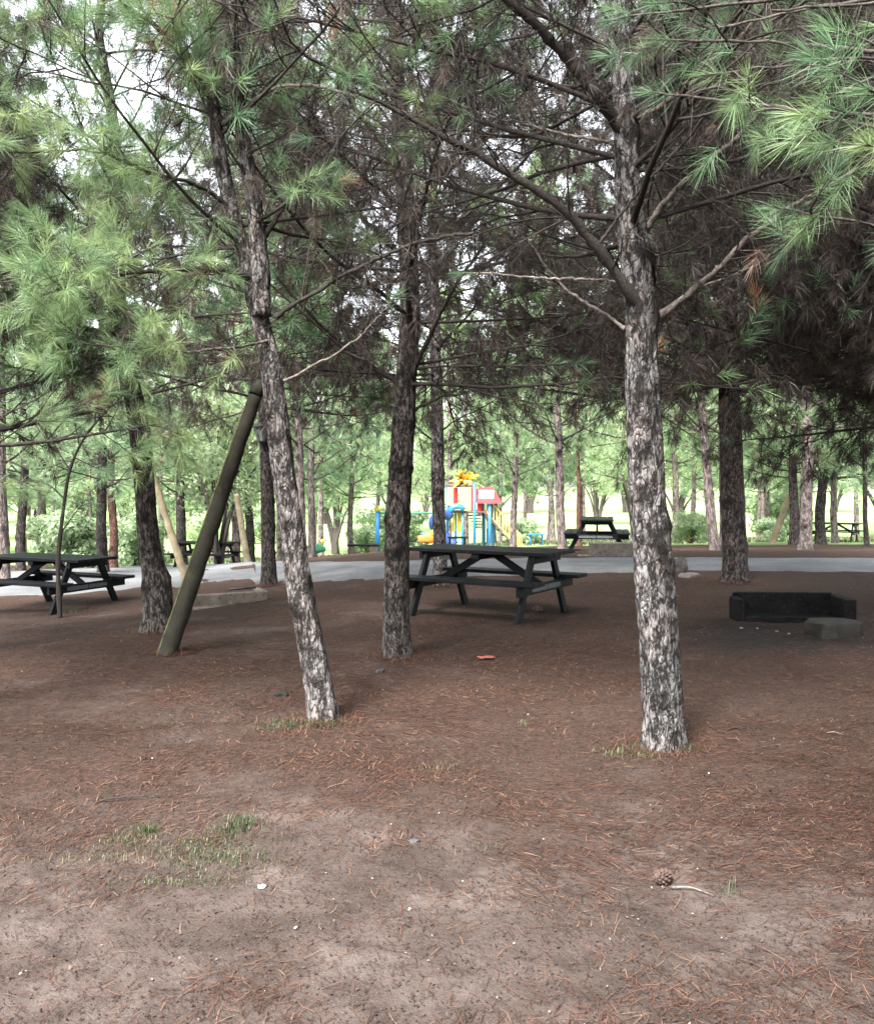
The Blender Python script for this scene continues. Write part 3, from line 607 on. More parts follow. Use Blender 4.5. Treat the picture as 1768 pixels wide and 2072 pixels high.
pine('pine_tree', [q, q + [0, 0, 1.5], q + [.05, 0, 3], q + [.1, 0, 5]], [.13, .12, .10, .08], 'shaded brownish pine boughs hanging low at the left edge above the table', M['bark_dark'], 21, z0=1.9, seg=20,
     n2=18, n3=8, green=1.15, gspan=.35, hue=.38, dead=.95, dry=.7, tw_t=.25, twr=1.4, Lm=3.1, per=5, dz=.42, H=5.2, el0=-6)

# thin curved sapling at left
uvS = [(122, 1250), (119, 1200), (117, 1140), (122, 1080), (131, 1010), (138, 960), (150, 925), (168, 888), (192, 857), (220, 826), (255, 795)]
bS = G(122, 1250); rootS = thing('sapling', bS, 'thin dark curved sapling leaning right in front of the left picnic table', 'sapling')
pp = [bS - [0, 0, .05]] + [P(u, v, bS[1]) for u, v in uvS[1:]]
s1 = MB(); s1.tube(resample(pp, 40) - bS, np.linspace(.036, .011, 40) * (1 + .1 * np.random.default_rng(5).normal(0, 1, 40)), 12, .1); s1.build('trunk', M['twig'], rootS)
s2, s3 = MB(), MB(); gS = np.random.default_rng(6)
for hp in ([(150, 925), (190, 945), (215, 955)], [(160, 900), (150, 850), (135, 800)], [(192, 855), (195, 820), (225, 790)], [(131, 1010), (100, 980), (80, 975)], [(140, 950), (110, 900), (95, 850)], [(122, 1080), (150, 1040), (172, 1015)], [(210, 842), (205, 800), (180, 770)], [(225, 826), (262, 838), (290, 830)]):
    h = resample([P(u, v, bS[1]) for u, v in hp], 10); s2.tube(h - bS, np.linspace(.010, .004, 10), 6, .1, cap=False); dress(bS, h[None], np.array([.5]), gS, s2, s3, TPL_MID, n2=6, n3=3, green=1.0, dead=.05, dry=.1, tw_t=.15, l2=.5)
s2.build('branches', M['twig'], rootS); s3.build('crown', M['needle'], rootS)

# ------------------------------------------------------------------ distant trees from three patterns, copied
def far_pattern(seed, H, z0, Lm, hue, barkm, r0=.14, ntw=9, tpl=None, n3=5):
    g = np.random.default_rng(seed); root = bpy.data.objects.new('pine_tree', None); COL.objects.link(root); root['category'] = 'tree'
    pts = [np.array([0, 0, 0.])] + [np.array([g.normal(0, .04), g.normal(0, .04), z]) for z in np.linspace(1, H, 8)]; rad = np.linspace(1, .2, 9) * r0
    tk = Trunk(pts, rad); tm = MB(); kn = [(z, g.uniform(0, 6.28), r0 * .4) for z in np.arange(.6, 4.5, .28)]
    trunk_mesh(tm, tk, 0, H, g, seg=16, dz=.1, knots=kn, flare=.3); tm.mesh_o = tm.build('trunk', barkm, root)
    p, d, L, r = auto_limbs(tk, z0, H - .2, 4, .5, Lm, g, 12, 55); A = grow(p, d, L, 8, .08, .3, g)
    tw, nd = MB(), MB(); tubes(tw, A, np.linspace(1, .25, 8)[None] * r[:, None], 5, .35)
    p, d, t, pi = sprout(A, ntw, .2, 1., R(32), R(68), g); L2 = L[pi] * .36 * (1 - .5 * t) * g.uniform(.6, 1.2, len(t)); B = grow(p, d, L2, 4, .14, .2, g)
    tubes(tw, B, np.linspace(1, .4, 4)[None] * (.004 + .004 * L2[:, None]), 3, .3)
    q, e, s, qi = sprout(B, n3, .2, 1, R(20), R(60), g, .9)
    pe = np.concatenate([q + e * g.uniform(.03, .2, len(q))[:, None], B[:, -1], A[:, -1]]); de = np.concatenate([e, B[:, -1] - B[:, -2], A[:, -1] - A[:, -2]]); o = np.concatenate([t[qi], t, np.ones(len(A))])
    k = g.random(len(o)) < sstep(-.1, .5, o); cl = vn(pe[:, 0] * 1.2 + 20, pe[:, 1] * 1.2 + pe[:, 2], 7) - .5
    ti = np.clip(hue + .5 * cl + g.normal(0, .1, len(o)), 0, .9); dr = g.random(len(o)) < .03; ti[dr] = 1.
    tufts(nd, pe[k], de[k], g.uniform(.8, 1.25, k.sum()), ti[k], tpl or TPL_FAR, g, .15)
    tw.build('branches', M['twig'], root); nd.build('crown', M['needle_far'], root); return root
PAT = [far_pattern(31, 9.5, 2.5, 2.7, .55, M['bark_far']), far_pattern(32, 8.5, 2.3, 2.5, .35, M['bark_far']), far_pattern(33, 10, 2.8, 2.9, .75, M['bark_far'])]
PAT.append(far_pattern(34, 9, 3.1, 2.5, .6, M['bark_red'])); PAT.append(far_pattern(35, 9, 2.2, 2.7, .45, M['bark_dark']))
used = set()
def place_tree(k, x, y, label, sc_=1.0, lean=0.0, rz=0., group=None, wd=1.0, zoff=0.0):
    if k in used: o = copy_tree(PAT[k])
    else: o = PAT[k]; used.add(k)
    o.location = (x, y, float(gz(x, y)) + zoff - .03); o.scale = (sc_ * wd, sc_ * wd, sc_); o.rotation_euler = (0, lean, rz); tag(o, label, 'tree', group)
    if not group and 'group' in o: del o['group']
    return o
FT = [ # u, distance, pattern, scale, lean degrees, width factor, label
 (6, 18, 0, .95, 0, .85, 'brown pine trunk cut by the left edge behind the left picnic table'),
 (40, 24, 4, 1.0, 2, .9, 'narrow pine trunk beyond the road just left of the curved sapling'),
 (208, 21.5, 4, .95, 0, 1.0, 'dark pine trunk behind the right end of the left picnic table'),
 (227, 26, 3, 1.0, 0, .9, 'reddish thin pine trunk close beside a darker one behind the left picnic table'),
 (368, 31, 4, 1.05, 0, 1.25, 'brown pine with a low side limb behind the picnic table seen past the poles'),
 (506, 33, 4, 1.0, 0, 1.2, 'dark pine partly hidden by the far slanting pole'),
 (612, 23, 0, 1.1, -2, .8, 'pale pinkish knotty pine seen just right of the leaning forked trunk'),
 (630, 27, 1, 1.0, 0, .8, 'greyish pine close behind the pale knotty one'),
 (710, 37, 1, 1.0, 0, .9, 'thin dark pine at the low bench near the blue swing post'),
 (1038, 31, 0, .95, 1, .9, 'pale slim pine in front of the playground stairs'),
 (1138, 23, 0, 1.05, -3, .8, 'pale speckled pine left of the far picnic table with the square end'),
 (1172, 29, 3, .95, -2, .6, 'thin reddish pine behind the far square ended table'),
 (1447, 22.5, 0, 1.15, -6, .75, 'whitish pine tilting left between the pale trunk and the thick dark pine'),
 (1606, 29, 4, 1.0, 0, 1.1, 'dark pine immediately left of the white knotty trunk'),
 (1630, 21.8, 2, 1.0, 0, 1.1, 'white and black knotty pine beyond the road with bare upper limbs'),
 (1662, 31, 4, 1.05, 0, 1.2, 'dark pine beside the farthest picnic table'),
 (1755, 27, 4, .9, -3, .6, 'slim dark leaning pine at the right edge beyond the road'),
 (1012, 44, 1, 1.0, 0, .8, 'thin pine standing behind the red playground roof'),
 (1110, 46, 1, 1.0, 3, .8, 'thin leaning pine beyond the yellow stair rails'),
 (1535, 45, 0, 1.0, 0, .6, 'very thin pale stem far behind the thick dark pine'),
]
g = np.random.default_rng(77)
for i, (u, Yd, k, s_, ln, wd, lb) in enumerate(FT):
    q = atu(u, Yd); place_tree(k, q[0], q[1], lb, s_, R(ln), g.uniform(-.4, .4) if ln else g.uniform(0, 6.28), None, wd)
n_rows = 0
for (Yr, us_, js) in ((29, [-420, -60, 120, 480, 1330, 1500, 1880], 40), (37, [-500, -120, 60, 300, 560, 780, 1250, 1400, 1700, 1850, 2150], 45), (48, [-350, -80, 20, 180, 330, 470, 620, 740, 860, 960, 1080, 1200, 1300, 1420, 1540, 1680, 1800, 1980], 50), (58, [-300, -60, 60, 200, 330, 460, 600, 720, 850, 980, 1110, 1240, 1370, 1490, 1620, 1750, 1880], 60)):
    for u in us_:
        q = atu(u + g.uniform(-js, js), Yr + g.uniform(-3, 3))
        if 30 < q[1] < 43 and -3.5 < q[0] < 5.5: continue
        place_tree(int(g.choice([0, 1, 2, 2])), q[0], q[1], 'pale green pine among the sunlit trees beyond the road', g.uniform(.9, 1.25), R(g.uniform(-2, 2)), g.uniform(0, 6.28), 'sunlit pines beyond the road', .9)
# unseen pines added behind and beside the camera to shade the right foreground
for (x, y, k, s_) in ((3.6, -1.0, 4, 1.0), (5.8, 3.5, 4, 1.0), (1.5, -1.5, 4, .85), (5.4, .9, 4, 1.), (4.8, -3.2, 4, 1.1), (.2, -3.4, 4, .9), (-1.6, -8., 4, 1.1), (8.2, 2.2, 4, 1.1), (1.8, -7.5, 4, 1.1), (2.6, -3.0, 4, 1.0), (3.4, -4.6, 4, 1.1), (.9, -5.2, 4, 1.0), (7.6, 6.3, 4, 1.0), (-7.6, 10.5, 4, 1.0)):
    place_tree(k, x, y, 'unseen pine added beside the camera to shade the foreground', s_, 0, x, 'added shade pines around the viewpoint', 1.)

# broadleaf bushes and trees
def bush_pattern(seed, rx, rz, nl, hue, name, trunk_h=0.0):
    g = np.random.default_rng(seed); root = bpy.data.objects.new(name, None); COL.objects.link(root); root['category'] = name.split('_')[-1]
    cs = np.stack([g.normal(0, rx * .42, 22), g.normal(0, rx * .42, 22), trunk_h + rz * g.uniform(.15, .95, 22)], 1); cr = g.uniform(.22, .42, 22) * rx
    ci = g.integers(0, 22, nl); dv = nrm(g.normal(0, 1, (nl, 3))); p = cs[ci] + dv * (cr[ci] * g.uniform(.5, 1.08, nl) ** 1.)[:, None]; p[:, 2] = np.maximum(p[:, 2], .03 + trunk_h * .8)
    a = nrm(g.normal(0, 1, (nl, 3))); b_ = nrm(np.cross(a, dv + g.normal(0, .5, (nl, 3)))); a = nrm(np.cross(b_, dv)) ; s = g.uniform(.05, .11, nl)[:, None]
    v = np.stack([p - a * s, p + b_ * s * .45, p + a * s, p - b_ * s * .45], 1); mb = MB(); i = np.arange(nl)[:, None] * 4 + np.arange(4)
    mb.add(v, [i], np.repeat(np.clip(hue + g.normal(0, .15, nl) + .3 * (g.random(22)[ci] - .5), 0, 1), 4), False)
    st = MB()
    for c in cs[:12]:
        m_ = resample([np.array([g.normal(0, .05), g.normal(0, .05), -.05]), c * [.25, .25, .55], c], 8); st.tube(m_, np.linspace(.035 + .05 * (trunk_h > 0), .01, 8), 6, .3, cap=False)
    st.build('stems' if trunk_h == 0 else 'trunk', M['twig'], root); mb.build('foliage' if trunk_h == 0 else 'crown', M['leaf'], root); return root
BP = [bush_pattern(41, 1.2, 1.6, 5200, .45, 'leafy_bush'), bush_pattern(42, 1.6, 2.3, 6500, .7, 'leafy_bush'), bush_pattern(43, 2.4, 4.0, 9000, .75, 'broadleaf_tree', 1.8)]
bused = set()
def place_bush(k, x, y, label, s_=1., group=None):
    if k in bused: o = copy_tree(BP[k])
    else: o = BP[k]; bused.add(k)
    o.location = (x, y, float(gz(x, y)) - .05); o.scale = (s_, s_, s_ * g.uniform(.85, 1.15)); o.rotation_euler = (0, 0, g.uniform(0, 6.28)); tag(o, label, 'tree' if k == 2 else 'bush', group)
    if not group and 'group' in o: del o['group']
for (u, Yd, k, s_, lb) in ((140, 28, 0, 1.1, 'dark green leafy bush behind the left picnic table'), (270, 31, 0, .9, 'small leafy bush between the brown pine and the pair of thin trunks'), (440, 27, 2, .8, 'broadleaf tree with fresh green leaves behind the slanting pole'), (740, 43, 0, .8, 'leafy bush behind the low bench'), (1060, 40, 0, .7, 'yellow green bush at the foot of the playground stairs'), (1400, 33, 1, .55, 'round green bush right of the pale foreground trunk'), (1560, 38, 0, .5, 'green bush beneath the tilted tan pole')):
    q = atu(u, Yd); place_bush(k, q[0], q[1], lb, s_)
for Yr, n_, kk in ((64, 9, (0, 2, 2)), (80, 14, (2, 2, 1)), (110, 22, (2, 2, 2))):
    for j in range(n_):
        u = -500 + 2800 * (j + g.uniform(.1, .9)) / n_; q = atu(u, Yr + g.uniform(-3, 3))
        k = int(g.choice(kk)); place_bush(k, q[0], q[1], 'light green broadleaf tree on the low ground beyond the park' if k == 2 else 'light green bush on the low ground beyond the park', g.uniform(.9, 1.5) * (1 if Yr < 60 else 1.5), 'broadleaf trees beyond the park' if k == 2 else 'bushes beyond the park')

# ------------------------------------------------------------------ timber poles
def pole(a, b_, r0, r1, label, m_, name='timber_pole', cap=True):
    a = np.array(a, float); b_ = np.array(b_, float); o = thing(name, a, label, 'pole'); d = nrm(b_ - a)
    n = 30; L = np.linspace(0, 1, n)[:, None]; gg = np.random.default_rng(int(abs(a[0]) * 100)); pts = (a - d * .12) * (1 - L) + b_ * L; pts[1:-1] += gg.normal(0, .003, (n - 2, 3))
    mb = MB(); mb.tube(pts - a, np.linspace(r0, r1, n) * (1 + .03 * gg.normal(0, 1, n)), 20, 0); mb.build('shaft', m_, o); return o
a = G(338, 1325); pt = P(517, 800, a[1] + .35)
po = pole(a, pt, .084, .060, 'thick dark round timber pole slanting up to the right', M['pole'])
mb = MB(); mb.tube([pt - a, pt - a + np.array([.03, .03, .08]), pt - a + np.array([.035, .05, .13])], [.064, .062, .042], 18); mb.build('pole_cap', M['pole'], po)
mb = MB(); f = lambda s_: (a * (1 - s_) + pt * s_ - a)
lt = [f(s_) + np.array([-.078 + .024 * s_, -.042, 0]) for s_ in np.linspace(.0, .95, 30)]; mb.tube(lt, .007, 6); mo = mb.build('lichen_edge', simple('lichen', (.10, .11, .04), .95, .5, 12, bmp=.01), po)
a2 = G(378, 1180); pole(a2, P(306, 950, a2[1]), .07, .055, 'tan timber pole tilting left, crossing behind the thick dark pole', M['pole_tan'])
a3 = atu(500, 25); a3 = np.array([a3[0], a3[1], a3[2]]); pole(a3, P(478, 1000, 25), .10, .07, 'mossy pole leaning left beyond the road, beside the table seen past the poles', M['pole_tan'])
a4 = atu(1562, 32); pole(a4, P(1603, 985, 32), .12, .09, 'pale tan pole leaning right against far trees at right', M['pole_tan'])
# lantern on the slender pine
lc = P(527, 872, YH - .16); lan = thing('lantern', lc, 'black hanging lantern with pale glass fixed to the slender dark pine', 'lantern')
rt = Matrix.Rotation(R(-8), 3, 'Y'); rt = np.array(rt)
def frus(mb, z0, z1, w0, w1, n=6, tint=0.):
    th = np.arange(n) * 2 * np.pi / n; v = np.concatenate([np.stack([np.cos(th) * w_, np.sin(th) * w_, np.full(n, z)], 1) for z, w_ in ((z0, w0), (z1, w1))]) @ rt.T
    i = np.arange(n); j = (i + 1) % n; mb.add(v, [np.stack([i, j, j + n, i + n], 1), i[None, ::-1], (i + n)[None]], tint, False)
mb = MB(); frus(mb, .07, .13, .125, .04); frus(mb, .13, .17, .025, .02); mb.build('roof', M['black'], lan)
mb = MB(); frus(mb, -.16, .068, .05, .088); mb.build('glass', M['glass'], lan)
mb = MB()
for k in range(6):
    th = k * math.pi / 3; mb.tube([rt @ [math.cos(th) * .053, math.sin(th) * .053, -.16], rt @ [math.cos(th) * .092, math.sin(th) * .092, .068]], .006, 6)
frus(mb, -.20, -.162, .03, .062); mb.build('frame', M['black'], lan)
mb = MB(); mb.tube([rt @ [0, 0, .165], [0, .06, .20], [.05, .16, .18]], .009, 8); mb.build('bracket', M['black'], lan)

# ------------------------------------------------------------------ picnic tables
def picnic(label, group, loc, rz, scl=1.0):
    o = thing('picnic_table', loc, label, 'picnic table', group, rz); Lt, Ht = 1.80, .75; mt = M['table']
    mb = MB()
    for k in range(5): mb.box((0, -.296 + .148 * k, Ht - .02), (Lt, .142, .040), None, 0, .005)
    mb.build('tabletop', mt, o)
    for s in (-1, 1):
        mb = MB(); mb.box((0, s * .66, .43), (Lt, .135, .040), None, 0, .005); mb.box((0, s * .66 + s * .0 - s * .145, .43), (Lt, .135, .040), None, 0, .005)
        mb.build('bench_seat', mt, o)
    for x in (-.66, .66):
        for s in (-1, 1):
            mb = MB(); mb.bar((x, s * .26, Ht - .045), (x, s * .63, -.03), .095, .045, (1, 0, 0)); mb.build('leg', mt, o)
        mb = MB(); mb.box((x + .046 * (1 if x > 0 else -1), 0, .355), (.044, 1.42, .105), None, 0, .004); sb = mb.build('bench_support', mt, o)
        if x > 0:
            m2 = MB(); gg = np.random.default_rng(9)
            for (y0, y1) in ((-.40, -.04), (.0, .34)):
                y = y0
                while y < y1:
                    wl = gg.uniform(.03, .055); xx = x + .046 + .0235
                    m2.box((xx, y + wl / 2, .355), (.002, wl, gg.uniform(.045, .06)), None, 0, 0)
                    y += wl + .004
            m2.build('stencilled_marks', M['stencil'], sb)
        mb = MB(); mb.box((x + .046 * (1 if x > 0 else -1), 0, Ht - .082), (.044, .70, .082), None, 0, .004); mb.build('top_cleat', mt, o)
        mb = MB(); mb.bar((x * .10, 0, Ht - .06), (x * .98, 0, .36), .08, .04, (0, 1, 0)); mb.build('brace', mt, o)
    mb = MB(); mb.box((0, 0, Ht - .072), (.10, .70, .062), None, 0, .004); mb.build('middle_cleat', mt, o)
    return o
GRP = 'dark timber picnic tables'
tb = picnic('dark green-black picnic table in the centre behind the straight dark pine', GRP, on(.60, 10.75), R(-31))
def tcopy(label, loc, rz, s_=1.):
    c = copy_tree(tb); c.location = tuple(loc); c.rotation_euler = (0, 0, rz); c.scale = (s_,) * 3; c['label'] = label; return c
tcopy('dark picnic table at the left edge behind the curved sapling', on(-5.85, 14.2), R(-24), 1.06)
tcopy('small picnic table seen between the slanting poles beyond the road', atu(414, 27.5), R(-14))
tcopy('far picnic table turned end-on beside the pale stone block', atu(1208, 21.8), R(-100))
tcopy('farthest picnic table at the right edge beyond the road', atu(1692, 37), R(-35), 1.0)

# ------------------------------------------------------------------ fire pits
def ubox(o, parts, m_):
    for nm, c, sz in parts:
        mb = MB(); mb.box(c, sz, None, 0, .012); mb.build(nm, m_, o)
c = G(1597, 1256); fo = thing('fire_pit', c, 'soot blackened U shaped fire pit with a low ledge', 'fire pit', None, R(-4))
fo.scale = (1, 1, .88)
ubox(fo, [('back_wall', (-.02, .20, .15), (1.10, .09, .34)), ('side_wall', (-.565, .02, .13), (.09, .36, .30)), ('side_wall', (.545, -.03, .145), (.13, .56, .33)), ('hearth_ledge', (-.03, -.03, .02), (.98, .32, .11))], M['sooty'])
mb = MB(); mb.box((-.02, .198, .33), (1.05, .085, .02), None, 0, .008); mb.build('rim', M['slab'], fo)
c = G(1695, 1290); so_ = thing('stone_slab', c + [0, .15, 0], 'low grey stone slab lying by the right corner of the blackened fire pit', 'stone')
def rocky(mb, sz, seed, n=14, bumpy=.18, flat=.5):
    gg = np.random.default_rng(seed); th = np.linspace(0, 2 * np.pi, 2 * n, endpoint=False); ph = np.linspace(-math.pi / 2, math.pi / 2, n)
    T_, H_ = np.meshgrid(th, ph); d = np.stack([np.cos(H_) * np.cos(T_), np.cos(H_) * np.sin(T_), np.sin(H_)], -1)
    e = np.sign(d) * np.abs(d) ** flat; r = 1 + bumpy * 2 * (vn(d[..., 0] * 1.6 + 4, d[..., 1] * 1.6 + d[..., 2] * 1.2, seed) - .5) + bumpy * (vn(d[..., 0] * 4 + 4, d[..., 1] * 4 + d[..., 2] * 4, seed + 1) - .5)
    v = e * r[..., None] * np.array(sz) / 2; i = np.arange(v.shape[0] * 2 * n).reshape(v.shape[0], 2 * n); j = np.roll(i, -1, 1)
    mb.add(v, [np.stack([i[:-1], j[:-1], j[1:], i[1:]], -1).reshape(-1, 4)], 0, True)
def solid(o, mb, m_, name=None): 
    me = mb.mesh(name or o, m_); return me
def rock(name, loc, sz, seed, m_, label, cat, rz=0, bumpy=.18, flat=.5, zo=0.0):
    mb = MB(); rocky(mb, sz, seed, bumpy=bumpy, flat=flat); o = mb.build(name, m_); o.location = (loc[0], loc[1], loc[2] + zo); o.rotation_euler = (0, 0, rz); return tag(o, label, cat)
bpy.data.objects.remove(so_)
rock('stone_slab', c + [0, .12, 0], (.44, .36, .19), 4, M['slab'], 'low grey stone slab by the right corner of the blackened fire pit', 'stone', R(8), .10, .22, .06)
c = G(455, 1222); fo = thing('fire_pit', c, 'low weathered concrete fire pit ring between the dark pole and the lantern pine', 'fire pit', None, R(28))
ubox(fo, [('front_wall', (0, -.2, .07), (1.05, .09, .20)), ('side_wall', (-.50, .05, .07), (.09, .40, .20)), ('side_wall', (.50, .05, .07), (.09, .40, .20))], M['concrete'])
mb = MB(); mb.tube([(.1, .18, .17), (.48, .16, .18)], .016, 8); mb.build('iron_bar', M['black'], fo)
mb = MB(); mb.box((-.32, -.30, -.005), (.55, .12, .05), None, 0, .01); mb.build('foot_slab', M['concrete'], fo)
c = G(1240, 1126); fo = thing('stone_block', c, 'pale beige stone block at the road edge in front of the end-on table', 'block', None, R(2))
mb = MB(); mb.box((0, .16, .11), (.84, .34, .30), None, 0, .015); mb.build('block_body', M['concrete'], fo)
mb = MB(); mb.box((-.52, .12, .0), (.30, .20, .05), None, 0, .01); mb.build('loose_slab', M['pale_rock'], fo)
c = G(1372, 1158); rock('boulder', c, (.34, .26, .30), 8, M['rock'], 'dark pointed boulder peeping out right of the pale foreground trunk', 'rock', .3, .3, .9, .08)
c = G(1392, 1168); rock('flat_stone', c, (.34, .24, .10), 9, M['pale_rock'], 'pale flat stone in front of the dark boulder', 'stone', .5, .2, .7, .02)

# ------------------------------------------------------------------ playground
YP = 38.0
def Q(X, Z_, Yd=YP): u = (780 + X * .2602) * .9208; v = (980 + Z_ * .2602) * .9208; return P(u, v, Yd)
GZP = lambda q: float(gz(q[0], q[1]))
c = Q(1000, 900); c[2] = GZP(c); pg = thing('playground_tower', c, 'colourful play tower with yellow palm top, red roof and blue posts', 'playground tower')
pv = np.array(c)
def L_(X, Z_, dy=0.): return Q(X, Z_, YP) + [0, dy, 0] - pv
def post(X, top_, dy, r_=.06, m_='blue', nm='post'):
    a = L_(X, top_, dy); mb = MB(); mb.tube([(a[0], a[1], float(gz(a[0] + pv[0], a[1] + pv[1])) - pv[2] - .1), (a[0], a[1], a[2])], r_, 12); o_ = mb.build(nm, M[m_], pg)
    return o_
for X, tp, dy in ((1005, 310, -.5), (1085, 340, .2), (1130, 490, -.6), (905, 550, -.5), (850, 570, .3), (780, 340, .6), (1100, 470, 1.0), (1170, 480, .2), (780, 560, -.4)): post(X, tp, dy, .058 if X > 920 else .045)
def panel(X0, X1, Z0, Z1, dy, m_, nm, th=.05, bev=.015):
    a, b_ = L_(X0, Z0, dy), L_(X1, Z1, dy); mb = MB(); mb.box((a + b_) / 2, (abs(b_[0] - a[0]), th, abs(a[2] - b_[2])), None, 0, bev); return mb.build(nm, M[m_], pg)
panel(782, 828, 352, 500, -.42, 'paleyellow', 'wall_panel'); panel(830, 866, 352, 500, -.40, 'red', 'wall_panel'); panel(890, 975, 350, 545, -.45, 'paleyellow', 'wall_panel'); panel(977, 1000, 350, 540, -.42, 'red', 'wall_panel')
panel(812, 846, 570, 720, -.3, 'paleyellow', 'lower_panel'); panel(862, 898, 560, 720, -.25, 'yellow', 'lower_panel')
panel(762, 1000, 322, 346, 0, 'deck', 'roof_rim', .9); panel(800, 1100, 545, 562, .1, 'deck', 'platform', 1.3)
mb = MB(); gl_ = np.random.default_rng(3); ce = L_(915, 300, 0)
for k in range(34):                # yellow plastic palm leaves
    a_ = k * 2.4; el_ = R(gl_.uniform(-5, 70)); L__ = gl_.uniform(.5, .85); d0 = np.array([math.cos(a_) * math.cos(el_), math.sin(a_) * math.cos(el_) * .8, math.sin(el_)]); sd2 = nrm(np.cross(d0, [0, 0, 1.0001]))
    st = ce + np.array([gl_.uniform(-.30, .30), gl_.uniform(-.2, .2), 0]); rows_ = []
    for s_, wv_ in ((0, .03), (.35, .10), (.7, .09), (1., .01)):
        pc = st + d0 * L__ * s_ + np.array([0, 0, -.22 * s_ * s_]); rows_ += [pc - sd2 * wv_, pc + [0, 0, .03], pc + sd2 * wv_]
    fq = [[3 * r_ + c_, 3 * r_ + c_ + 1, 3 * r_ + c_ + 4, 3 * r_ + c_ + 3] for r_ in range(3) for c_ in range(2)]; mb.add(rows_, [np.array(fq)], 0, True)
mb.build('palm_top', M['yellow'], pg)
mb = MB(); mb.box(ce + [0, 0, -.03], (.72, .6, .16), None, 0, .06); mb.build('palm_base', M['paleyellow'], pg)
def wedge(X0, X1, Z0, Z1, dy, dep, m_, nm):    # pitched roof, ridge along x
    a, b_ = L_(X0, Z1, dy), L_(X1, Z0, dy); x0, x1, z0, z1 = a[0], b_[0], a[2], b_[2]
    v = [(x0, dy - dep, z0), (x1 + .1, dy - dep, z0), (x1 + .1, dy + dep, z0), (x0, dy + dep, z0), (x0, dy, z1), (x1 - .25, dy, z1)]
    mb = MB(); mb.add(v, [np.array([[0, 1, 5, 4], [2, 3, 4, 5], [0, 3, 2, 1]]), np.array([[1, 2, 5], [3, 0, 4]])], 0, False); return mb.build(nm, M[m_], pg)
wedge(1025, 1215, 348, 480, .0, .75, 'red', 'roof'); panel(1040, 1165, 372, 448, -.50, 'white', 'roof_highlight', .03); panel(1028, 1075, 470, 545, -.35, 'red', 'wall_panel')  # white panel is the highlight on the red roof, built as a part
mb = MB(); hp = [L_(X, Z_, -.7) for X, Z_ in ((805, 558), (815, 520), (850, 505), (895, 508), (915, 535))]; mb.tube(hp, .11, 12); mb.build('slide_hood', M['blue'], pg)
mb = MB(); mb.tube(resample([L_(800, 590, -.7), L_(730, 560, -.9), L_(670, 600, -1.0), L_(655, 650, -.9), L_(690, 705, -.7), L_(760, 760, -.6), L_(840, 830, -.7)], 24), .19, 16); mb.build('tube_slide', M['darkblue'], pg)
for k in range(6):
    q0 = L_(915 + k * 11, 560 + k * 25, -.2); mb = MB(); mb.box(q0 + [.35, 0, 0], (.62 - .07 * k, .5, .05), None, 0, .006); mb.build('climbing_step', M['deck'], pg)
s0, s1_ = L_(1085, 560, 0), L_(1400, 905, 0)
for dy in (-.45, .35):
    mb = MB(); mb.bar(s0 + [0, dy, 0], s1_ + [0, dy, 0], .05, .22, (0, 1, 0)); mb.build('stair_stringer', M['deck'], pg)
    mb = MB(); mb.bar(s0 + [0, dy, .75], s1_ + [0, dy, .70], .04, .04, (0, 1, 0)); mb.bar(s0 + [0, dy, .12], s1_ + [0, dy, .12], .035, .035, (0, 1, 0))
    for k in range(13):
        f_ = k / 12; q0 = s0 * (1 - f_) + s1_ * f_ + [0, dy, 0]; mb.bar(q0 + [0, 0, .1], q0 + [0, 0, .74], .028, .028, (0, 1, 0))
    mb.build('stair_railing', M['paleyellow'], pg)
for k in range(8):
    f_ = (k + .5) / 8; q0 = s0 * (1 - f_) + s1_ * f_; mb = MB(); mb.box(q0 + [0, -.05, 0], (.24, .76, .04), None, 0, .005); mb.build('stair_tread', M['deck'], pg)
panel(1110, 1145, 700, 890, .1, 'darkblue', 'side_panel')
# swing frame
c = Q(190, 920); c[2] = GZP(c); sw = thing('swing_frame', c, 'blue swing frame with orange yellow caps left of the play tower', 'swing')
zt = Q(190, 555)[2] - c[2]; xr = Q(690, 560)[0] - c[0]
for x_ in (0, xr):
    zg = float(gz(c[0] + x_, c[1])) - c[2]
    mb = MB(); mb.tube([(x_, 0, zg - .1), (x_, 0, zt)], .085, 14); po_ = mb.build('post', M['blue'], sw)
    mb = MB(); mb.tube([(x_, 0, zt), (x_, 0, zt + .06), (x_, 0, zt + .13), (x_, 0, zt + .19), (x_, 0, zt + .24)], [.10, .15, .16, .12, .04], 14); mb.build('cap', M['yellow'], po_)
mb = MB(); mb.tube([(0.05, 0, zt - .06), (xr, 0, zt - .06)], .04, 10); mb.build('crossbar', M['green_paint'], sw)
for x_ in (xr * .33, xr * .62):
    mb = MB(); zs_ = -zt * .28 + zt - .75
    for dx_ in (-.2, .2): mb.tube([(x_ + dx_, 0, zt - .09), (x_ + dx_, 0, .45)], .009, 6)
    mb.build('chain', M['black'], sw); mb = MB(); mb.box((x_, 0, .44), (.46, .18, .03), None, 0, .01); mb.build('swing_seat', M['black'], sw)
